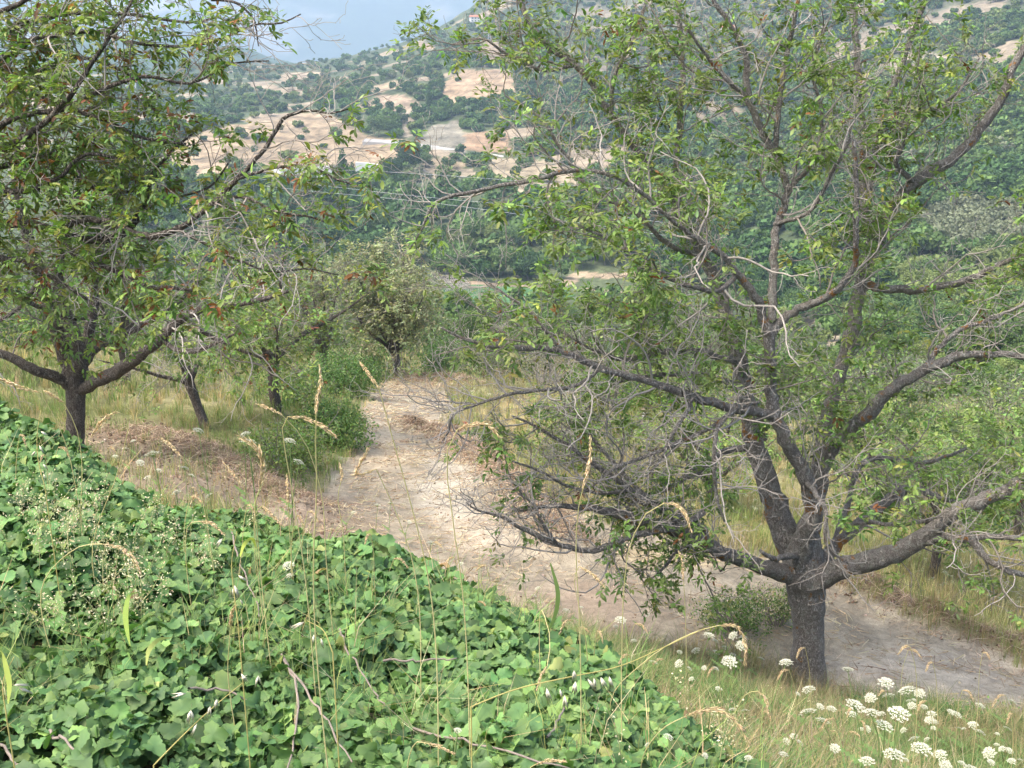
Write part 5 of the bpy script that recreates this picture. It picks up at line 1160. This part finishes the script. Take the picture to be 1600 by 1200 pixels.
def add_umbel(px, py, wpx, label, group, D=.085, col=1.0, side=False):
    Ys = D*F/wpx*.93; Y, p, hh = solve_Y(px, py, Ys); base = np.array([p[0]+r.normal(0, .05), p[1]+r.normal(0, .05), 0]); base[2] = float(height(base[0], base[1]))
    root = empty('wild_carrot_flower', base); tag(root, label, 'flower', group); top = p - base; W = wpx*proj(p)[2]/F*.96
    mid = top*.5 + np.array([r.normal(0, .03), r.normal(0, .03), .05]); L, rr = smooth_path([(0, 0, 0), tuple(mid), tuple(top - np.array([0, 0, .24*W]))], [.0038, .003, .0024], 9)
    a = Acc(); tube(a, L, rr, 5, (.24, .34, .13)); a.build('stem', M_grass, root)
    for k in range(2):
        i = 2 + 2*k
        d = np.array([math.cos(k*2.5), math.sin(k*2.5), .35]); s = np.array([-d[1], d[0], 0]); a = Acc(); vv = []
        for j in range(13):
            f = j/12; w_ = (.004 if j % 2 else .034)*(1-f)**.7; q = L[i] + d*.13*f; vv += [q-s*w_, q+s*w_]
        a.add(vv, [(2*j, 2*j+1, 2*j+3, 2*j+2) for j in range(12)], None, (.17, .27, .09)); a.build('leaf', M_grass, root, smooth=False)
    o = bpy.data.objects.new('umbel', UM[r.integers(3)]); link(o, root); o.location = top - np.array([0, 0, .02*W]); o.scale = (W, W, W)
    o.rotation_euler = (r.normal(.25, .22), r.normal(0, .2), r.uniform(0, 6)); return root
FL = [
 (1228,1033,23,'white umbel overlapping the left side of the big walnut trunk',0),(1263,1075,23,'round white umbel in front of the foot of the big walnut trunk',0),(1262,1110,30,'wide white umbel below the big walnut trunk, leftmost of its cluster',0),
 (1286,1124,24,0,1),(1300,1106,17,0,1),(1338,1100,34,0,1),(1362,1111,30,0,1),(1331,1114,20,0,1),(1405,1112,36,'largest white umbel of the group right of the trunk foot',0),(1383,1132,30,0,1),(1355,1138,14,0,1),
 (1385,1065,26,'white umbel highest in the group in front of the pale soil',0),(1416,1076,28,0,2),(1437,1082,18,0,2),(1388,1085,20,0,2),(1360,1089,20,0,2),(1325,1044,20,'pale umbel alone right of the trunk against the bare soil',0),(1427,1153,19,0,3),(1398,1176,36,0,3),
 (1440,1167,34,0,3),(1468,1177,24,0,3),(1305,1168,18,'small white umbel alone low in the grass under the trunk',0),(1355,1187,26,0,3),(1478,1196,22,0,3),(1452,1124,16,0,2),(1456,1114,16,0,2),(1495,1115,18,0,4),(1498,1137,13,0,4),(1520,1131,17,0,4),
 (1531,1142,20,0,4),(1545,1175,22,0,4),(1549,1190,13,0,4),(1581,1188,15,0,4),(1582,1095,17,'white umbel nearest the right edge over the bare soil',0),(1532,1101,16,0,4),(1520,1200,26,0,4),(1565,1169,13,0,4),
 (1145,992,17,0,5),(1140,1032,26,'broad white umbel drooping beside the small rose bush',0),(1161,996,14,0,5),(1158,1008,18,0,5),(1108,991,20,0,5),(1087,1015,15,0,5),(1060,1036,15,0,5),(1062,1018,10,0,5),(1144,1024,11,0,5),(1190,1028,11,0,5),(1118,1000,12,0,5),(1133,1011,12,0,5),(1120,1018,13,0,5),(1078,1044,10,0,5),(1100,1043,9,0,5),
 (310,671,18,'tilted white umbel in front of the brown earth ridge',0),(382,677,19,'white umbel with a greenish one just below it',0),(388,688,28,'greenish half-open umbel below a white one',0),(453,687,21,'flat white umbel against the low green bushes, upper of two',0),(467,720,20,'flat white umbel against the low green bushes, lower of two',0),(238,707,26,'tilted white umbel before the bank, left of the brown ridge',0),
 (219,722,14,0,6),(195,700,11,0,6),(289,730,15,0,6),(300,742,12,0,6),(275,768,17,0,6),(325,774,14,0,6),(208,688,9,0,6),(180,712,10,0,6),(230,745,12,0,6),(160,690,10,0,6),(248,734,11,0,6),(590,788,13,0,7),(610,785,11,0,7),(673,847,15,0,7),(552,800,9,0,7),(720,880,10,0,7),(640,815,8,0,7),
 (450,882,20,0,8),(453,898,13,0,8),(885,953,13,0,9),(970,967,20,0,9),(908,948,8,0,9),(962,978,9,0,9),(990,1000,11,0,9),(1012,960,9,0,9),(840,918,10,0,9),(835,930,9,0,9),(715,1140,14,'cream umbel low among the creeper leaves near the bottom',0),(1045,1150,18,0,9),(1080,1060,10,0,9),(950,1015,8,0,9),
]
GR = {1: 'white umbels in the cluster under the big walnut trunk', 2: 'white umbels right of the cluster, before the pale soil', 3: 'white umbels along the bottom edge right of the trunk', 4: 'white umbels in the bottom right corner', 5: 'white umbels around the small rose bush',
      6: 'pale umbels before the brown bank at the left', 7: 'small umbels between creeper and path', 8: 'small white umbels inside the creeper', 9: 'small umbels along the right edge of the creeper'}
for i, (x, y, wp, lab, g) in enumerate(FL):
    add_umbel(x, y, wp, lab or GR[g].replace('umbels', 'umbel').replace(' cluster under', ' cluster under'), GR.get(g))
rq = np.random.default_rng(61)
for i in range(34):
    x, y = rq.uniform(1010, 1595), rq.uniform(1030, 1195)
    if y < 1000 + .16*(x-1010): y += 60
    g = 'small young umbel ' + ('near the rose bush' if x < 1180 else 'under the walnut trunk' if x < 1330 else 'right of the white cluster' if x < 1470 else 'in the right corner') + (' in the upper grass' if y < 1120 else ' in the lower grass')
    add_umbel(x, min(y, 1196), rq.uniform(8, 15), g, g.replace('umbel', 'umbels'))
# tiny flowers of the meadows: individually placed copies
def far_flowers(n, poly, label, group, s0, s1, seed, hgt=.55):
    rr = np.random.default_rng(seed); xs = [p[0] for p in poly]; ys = [p[1] for p in poly]; x = rr.uniform(min(xs), max(xs), n*4); y = rr.uniform(min(ys), max(ys), n*4); k = inpoly(x, y, poly); x, y = x[k][:n], y[k][:n]; h = hits(x, y, 'near')
    for q in h:
        if np.isnan(q[0]) or q[1] > 60: continue
        o = bpy.data.objects.new('meadow_flower', UF[rr.integers(2)]); link(o); s = rr.uniform(s0, s1)*np.clip(q[1]/20, .8, 1.5); o.scale = (s, s, s); o.location = q + np.array([0, 0, hgt*rr.uniform(.7, 1.1)]); o.rotation_euler = (rr.normal(.2, .25), rr.normal(0, .2), rr.uniform(0, 6)); tag(o, label, 'flower', group)
far_flowers(75, [(690,590),(790,585),(960,620),(860,660),(740,660),(690,620)], 'tiny white flower in the yellow grass right of the path end', 'white flowers right of the path end', .09, .15, 1)
far_flowers(26, [(960,690),(1060,680),(1060,720),(960,720)], 'tiny white flower around the foot of the wooden post', 'white flowers round the wooden post', .08, .12, 2)
far_flowers(45, [(1080,780),(1220,760),(1220,860),(1080,850)], 'small white flower in the meadow seen under the walnut limbs', 'white flowers under the walnut limbs', .07, .12, 3)
far_flowers(60, [(1340,890),(1440,900),(1600,960),(1600,1030),(1500,985),(1340,920)], 'small white flower in the meadow right of the big walnut', 'white flowers right of the big walnut', .06, .11, 4)
far_flowers(40, [(370,590),(440,600),(540,680),(520,760),(440,740),(380,640)], 'tiny white flower on the green bank under the forked tree', 'white flowers under the forked tree', .07, .11, 5)

# ------------------------------------------------------------------ tall dry grass stalks and oats standing against the view
M_head = leaf_mat('seed_head', .3, .8, .15, (1.05, 1, .8))
def stalk(head, stem, Y, label, group='dry seed-headed grass stalks', wd=8.5, ends='ground'):
    """head and stem as photo outlines at distance Y; the stem runs on down into the creeper"""
    Pm = [unproj(x, y, Y + .04*i) for i, (x, y) in enumerate(stem)]; last = Pm[-1]; g = float(height(last[0], last[1]))
    if last[2] > g: Pm.append(np.array([last[0]+.02, last[1], g]))
    Ph = [unproj(x, y, Y - .02*i) for i, (x, y) in enumerate(head)]
    base = Pm[-1].copy(); root = empty('grass_stalk', base); tag(root, label, 'grass stalk', group)
    Pm = np.array(Pm)-base; Ph = np.array(Ph)-base; L, _ = smooth_path(Pm, np.zeros(len(Pm)), 16)
    a = Acc(); tube(a, L, np.linspace(.0013, .0018, 16), 5, (.66, .60, .32)); a.build('stem', M_grass, root)
    L, _ = smooth_path(Ph, np.zeros(len(Ph)), 26); T_ = np.linalg.norm(np.diff(L, axis=0), axis=1).sum(); a = Acc(); n = 90; t = r.uniform(0, 1, n); i = (t*24).astype(int); pos = L[i]*(1-(t*24-i))[:, None] + L[i+1]*(t*24-i)[:, None]
    d = nrm(L[i+1]-L[i]); rad = wd*Y/F*.5*np.sin(np.clip(t*.9+.06, 0, 1)*math.pi)**.6; off = rand_dirs(r, n); 
    x = d*r.choice([1.0], n)[:, None]*(-1 if False else 1) + off*.35; pos = pos + off*rad[:, None]*.45
    ln = np.full(n, T_*.11)*r.uniform(.7, 1.3, n); inst(a, np.array([(0,0,0),(.45,.16,.05),(1,0,0),(.45,-.16,.05),(.45,0,-.12)]), None, [(0,1,3),(1,2,3),(0,4,1),(4,2,1),(0,3,4),(3,2,4)], pos, frames(x, off, np.stack([ln, np.maximum(rad*1.5, .002), np.maximum(rad*1.5, .002)], -1)), mixcol(r, n, [(.80,.64,.40),(.68,.52,.30),(.88,.74,.50)], [3, 2, 2], .12, .04))
    tube(a, L, .0012, 5, (.5, .42, .22)); a.build('seed_head', M_head, root)
ST = [
 ([(62,613),(34,606),(4,594),(-12,588)],[(62,613),(84,650),(105,700),(118,760)],3.4,'dry grass head bending in at the far left edge'),
 ([(99,629),(88,622),(70,611)],[(99,629),(116,660),(126,700),(128,760),(126,800)],3.2,'short dry grass head in front of the dark left trunk'),
 ([(142,683),(152,668),(166,652),(182,643)],[(182,643),(196,644),(201,660),(196,690),(180,750),(160,800),(145,850)],2.9,'hooked dry grass head arching right of the dark left trunk'),
 ([(251,684),(266,696),(285,715)],[(285,715),(303,740),(318,790),(328,850)],3.3,'slanting dry grass head before the brown ridge'),
 ([(399,631),(418,637),(440,648)],[(440,648),(470,680),(492,730),(505,790),(508,850)],3.0,'tall stalk with a drooping head to the left of the path'),
 ([(499,569),(501,600),(496,625),(494,645)],[(494,645),(493,690),(495,760),(490,860)],1.9,'upright blurred seed head left of the path'),
 ([(450,651),(480,655),(505,667),(526,683)],[(450,651),(442,662),(452,740),(470,850)],2.6,'arched brown seed head over the left bushes'),
 ([(562,565),(575,583),(592,606)],[(592,606),(612,680),(640,780),(665,880)],2.2,'pale slanting seed head above the path end'),
 ([(405,765),(410,735),(400,700),(372,680)],[(405,765),(398,790),(402,830),(405,870)],2.7,'nodding seed head beside the greenish umbel'),
 ([(347,720),(362,738),(380,760)],[(380,760),(392,790),(400,840),(402,880)],3.0,'thin seed head slanting over the brown bank'),
 ([(530,722),(534,740),(533,752)],[(533,752),(528,775),(536,830),(540,900)],3.4,'small upright seed head at the left edge of the path'),
 ([(922,680),(923,705),(918,735),(911,762)],[(911,762),(903,800),(900,860),(905,960)],2.4,'long pale seed head hanging in front of the walnut twigs'),
 ([(1038,786),(1058,790),(1072,805),(1081,833)],[(1038,786),(1012,800),(985,850),(975,920),(972,1000)],2.5,'curved pale seed head before the low walnut limb'),
 ([(715,671),(735,664),(762,664),(784,686)],[(715,671),(700,700),(706,800),(720,900)],2.2,'arched seed head over the middle of the path'),
 ([(588,733),(560,742),(575,700)],[(588,733),(610,780),(640,860)],2.8,'small dry head crossing the path middle'),
 ([(1124,977),(1150,979),(1164,1005),(1164,1040)],[(1124,977),(1090,986),(1040,1010),(1000,1040),(960,1080)],2.9,'strongly arched dry grass head left of the walnut foot'),
 ([(1067,1121),(1095,1112),(1125,1110),(1150,1130),(1173,1166)],[(1067,1121),(1040,1135),(1010,1170),(1000,1210)],2.4,'bold dry seed head arching along the bottom, right of centre'),
 ([(661,1160),(685,1166),(711,1178)],[(661,1160),(650,1160),(640,1180),(636,1215)],1.9,'dry seed head low at the bottom centre'),
 ([(838,1194),(858,1188),(885,1190)],[(838,1194),(828,1200),(820,1215)],1.9,'dry seed head cut by the bottom edge'),
 ([(905,885),(925,897),(945,918)],[(905,885),(898,900),(905,950),(915,1000)],3.4,'small pale head over the bare soil below the low limb'),
 ([(160,850),(190,858),(210,875),(220,900)],[(160,850),(130,852),(100,870),(70,905)],2.6,'arched seed head over the creeper at the left'),
 ([(310,815),(330,818),(352,838)],[(310,815),(296,818),(290,850),(292,890)],3.0,'short arched head on the upper creeper edge'),
 ([(410,790),(425,805),(442,823)],[(410,790),(400,800),(398,850),(400,890)],3.4,'dry head on the creeper edge before the path'),
 ([(448,740),(449,760),(450,785)],[(450,785),(452,820),(455,870)],3.4,'thin upright head beside the path corner'),
 ([(1185,1080),(1196,1092),(1200,1112)],[(1185,1080),(1170,1082),(1150,1110),(1140,1150)],3.0,'small bent head in the grass left of the white cluster'),
 ([(1060,860),(1066,880),(1068,905)],[(1068,905),(1070,940),(1072,1000)],3.8,'upright dry head over the path before the rose bush'),
 ([(855,1040),(845,1058),(838,1080)],[(855,1040),(860,1000),(850,960),(846,1100)],2.8,'pale head standing in the creeper right of centre'),
 ([(360,980),(362,960),(368,945)],[(360,980),(358,1010),(356,1040)],2.4,'short pale head among creeper leaves left of centre'),
]
for hd, st, Y_, lab in ST: stalk(hd, st, Y_, lab)
rr = np.random.default_rng(53)
def zone_(x, y, i):
    if i < 26: return 'on the creeper brow, ' + ('below the dark left walnut' if x < 200 else 'before the brown bank' if x < 380 else 'at the left corner of the path' if x < 540 else 'before the middle of the path' if x < 740 else 'under the low walnut limb')
    return ('between the rose bush and the walnut trunk' if x < 1240 else 'below the walnut trunk' if x < 1330 else 'rising over the pale soil' if x < 1460 else 'near the bottom right corner') + (', standing higher' if y < 1080 else ', standing lower')
for i in range(46):   # more of the same, thinner, along the brow of the bank and among the flowers
    if i < 26: x = rr.uniform(20, 1000); y = np.interp(x, [0, 300, 640, 1000], [690, 755, 850, 1000]) + rr.normal(0, 22); Yq = rr.uniform(3.4, 5.0)
    else: x = rr.uniform(1000, 1590); y = rr.uniform(1010, 1150); Yq = rr.uniform(3.6, 5.0)
    dx = rr.choice([-1, 1])*rr.uniform(8, 22); dy = rr.uniform(6, 24)
    stalk([(x, y), (x+dx*.5, y+dy*.1), (x+dx, y+dy)], [(x, y), (x-dx*.4, y+25), (x-dx*.6, y+80)], Yq, 'thin dry grass head ' + zone_(x, y, i), 'thin dry grass heads ' + zone_(x, y, i), 6.5)
def oats(stem, drops, Y, label):
    Pm = np.array([unproj(x, y, Y+.03*i) for i, (x, y) in enumerate(stem)]); base = Pm[0].copy(); g = float(height(base[0], base[1])); b0_ = np.array([base[0], base[1], min(g, base[2])])
    root = empty('wild_oat', b0_); tag(root, label, 'wild oat', 'wild oats over the creeper'); L, _ = smooth_path(Pm-b0_, np.zeros(len(Pm)), 20); a = Acc(); tube(a, np.vstack([[0, 0, 0], L]), np.linspace(.0017, .0008, 21), 5, (.46, .42, .16)); a.build('stem', M_grass, root)
    for x, y, dx, dy in drops:
        p = unproj(x, y, Y+.05)-b0_; q = unproj(x+dx, y+dy, Y+.05)-b0_; d = q-p; a = Acc(); tube(a, [p, p+d*.3+np.array([.002, 0, .004])], [.0004, .0004], 3, (.5, .45, .25)); nn = 4
        for k in range(nn):
            M = frames((d+r.normal(0, .12, 3)*np.linalg.norm(d))[None], rand_dirs(r, 1), np.array([[np.linalg.norm(d)*.8, np.linalg.norm(d)*.20, np.linalg.norm(d)*.16]]))
            inst(a, np.array([(0,0,0),(.35,.35,.2),(1,0,0),(.35,-.35,.2),(.3,0,-.3)]), None, [(0,1,3),(1,2,3),(0,4,1),(4,2,1),(0,3,4),(3,2,4)], (p+d*.3)[None], M, np.array([[.88,.85,.70]])*r.uniform(.9, 1.08))
        a.build('spikelet', M_head, root)
oats([(736,1104),(800,1079),(894,1057),(965,1042),(1040,1010),(1100,982)], [(852,1066,6,28),(874,1070,3,22),(880,1076,6,32),(896,1040,3,24),(900,1056,-2,28),(914,1052,14,28),(926,1052,6,24),(936,1050,9,26),(950,1048,6,28)], 1.9, 'long golden wild oat leaning right with nine hanging pale spikelets')
oats([(240,1196),(275,1160),(311,1125),(345,1095),(378,1068)], [(299,1100,-3,30),(312,1122,-14,28),(330,1095,-5,26),(340,1085,-3,24),(372,1062,14,-6),(300,1082,-30,4),(372,1046,14,20),(404,1048,-2,24)], 1.7, 'golden wild oat at the lower left with scattered white spikelets')
oats([(372,975),(366,930),(362,880),(370,830)], [(366,895,20,12),(366,905,2,30),(374,932,4,14),(352,835,-14,20)], 2.2, 'upright wild oat in the left middle of the creeper')
oats([(520,1020),(505,985),(480,970)], [(485,968,-30,12),(492,985,-4,20),(500,990,4,22)], 2.1, 'small wild oat with three spikelets in the middle of the creeper')
oats([(10,1120),(6,1060),(22,1026)], [(10,1072,34,-4),(20,1070,28,14)], 1.9, 'wild oat at the left edge holding one pale spikelet')
oats([(70,760),(60,720),(58,680),(64,640)], [(60,670,12,12),(58,690,10,18),(64,720,10,14),(66,735,6,16),(58,700,-8,14)], 3.0, 'wild oat over the leafy mound at the left edge')
# broad bright grass leaves
def blade(pts, Y, w, label, col):
    P_ = np.array([unproj(x, y, Y+.02*i) for i, (x, y) in enumerate(pts)]); L, _ = smooth_path(P_, np.zeros(len(P_)), 12); d = np.gradient(L, axis=0); s = nrm(np.cross(d, np.array([0, 1, .2])))*(w*Y/F)*np.sin(np.linspace(.25, 3.05, 12))[:, None]*.5
    base = L[0].copy(); v = np.concatenate([L-s, L+s + np.array([0, .003, 0])])-base; q = [(i, i+1, i+13, i+12) for i in range(11)]; a = Acc(); a.add(v, q, None, col); o = a.build('grass_leaf', M_grass); o.location = base; tag(o, label, 'grass leaf')
blade([(203,1010),(198,985),(196,955),(203,930),(214,926)], 2.1, 11, 'broad bright green grass leaf bending over at the top, left of centre', (.30,.42,.10))
blade([(228,1040),(233,1015),(248,1000),(268,997)], 2.1, 9, 'yellowish green grass leaf curling right below the broad one', (.38,.44,.14))
blade([(12,1100),(14,1070),(8,1040),(2,1020),(-10,1012)], 1.9, 14, 'wide pale green grass leaf at the left edge', (.32,.40,.10))
blade([(375,870),(382,850),(392,842),(400,856)], 2.5, 7, 'small yellow-green folded grass leaf in the upper creeper', (.40,.48,.10))
blade([(860,880),(872,930),(868,960),(850,1000)], 3.4, 8, 'limp green grass leaf at the brow of the creeper, right of centre', (.26,.36,.12))
# ------------------------------------------------------------------ haze
m, n, out = newmat('haze_air')
pv = n.nodes.new('ShaderNodeVolumePrincipled'); pv.inputs['Density'].default_value = .00026
pv.inputs['Color'].default_value = (.56, .75, 1, 1); pv.inputs['Anisotropy'].default_value = 0.0
n.links.new(pv.outputs[0], out.inputs['Volume'])
a = Acc(); x0, x1, y0, y1, z0, z1 = -7000, 8000, -60, 9000, -500, 1010
v = np.array([(x, y, z) for z in (z0, z1) for y in (y0, y1) for x in (x0, x1)], float)
a.add(v, [(0, 2, 3, 1), (4, 5, 7, 6), (0, 1, 5, 4), (1, 3, 7, 5), (3, 2, 6, 7), (2, 0, 4, 6)])
tag(a.build('haze', m, smooth=False), 'pale blue summer haze filling the valley', 'haze', kind='stuff')
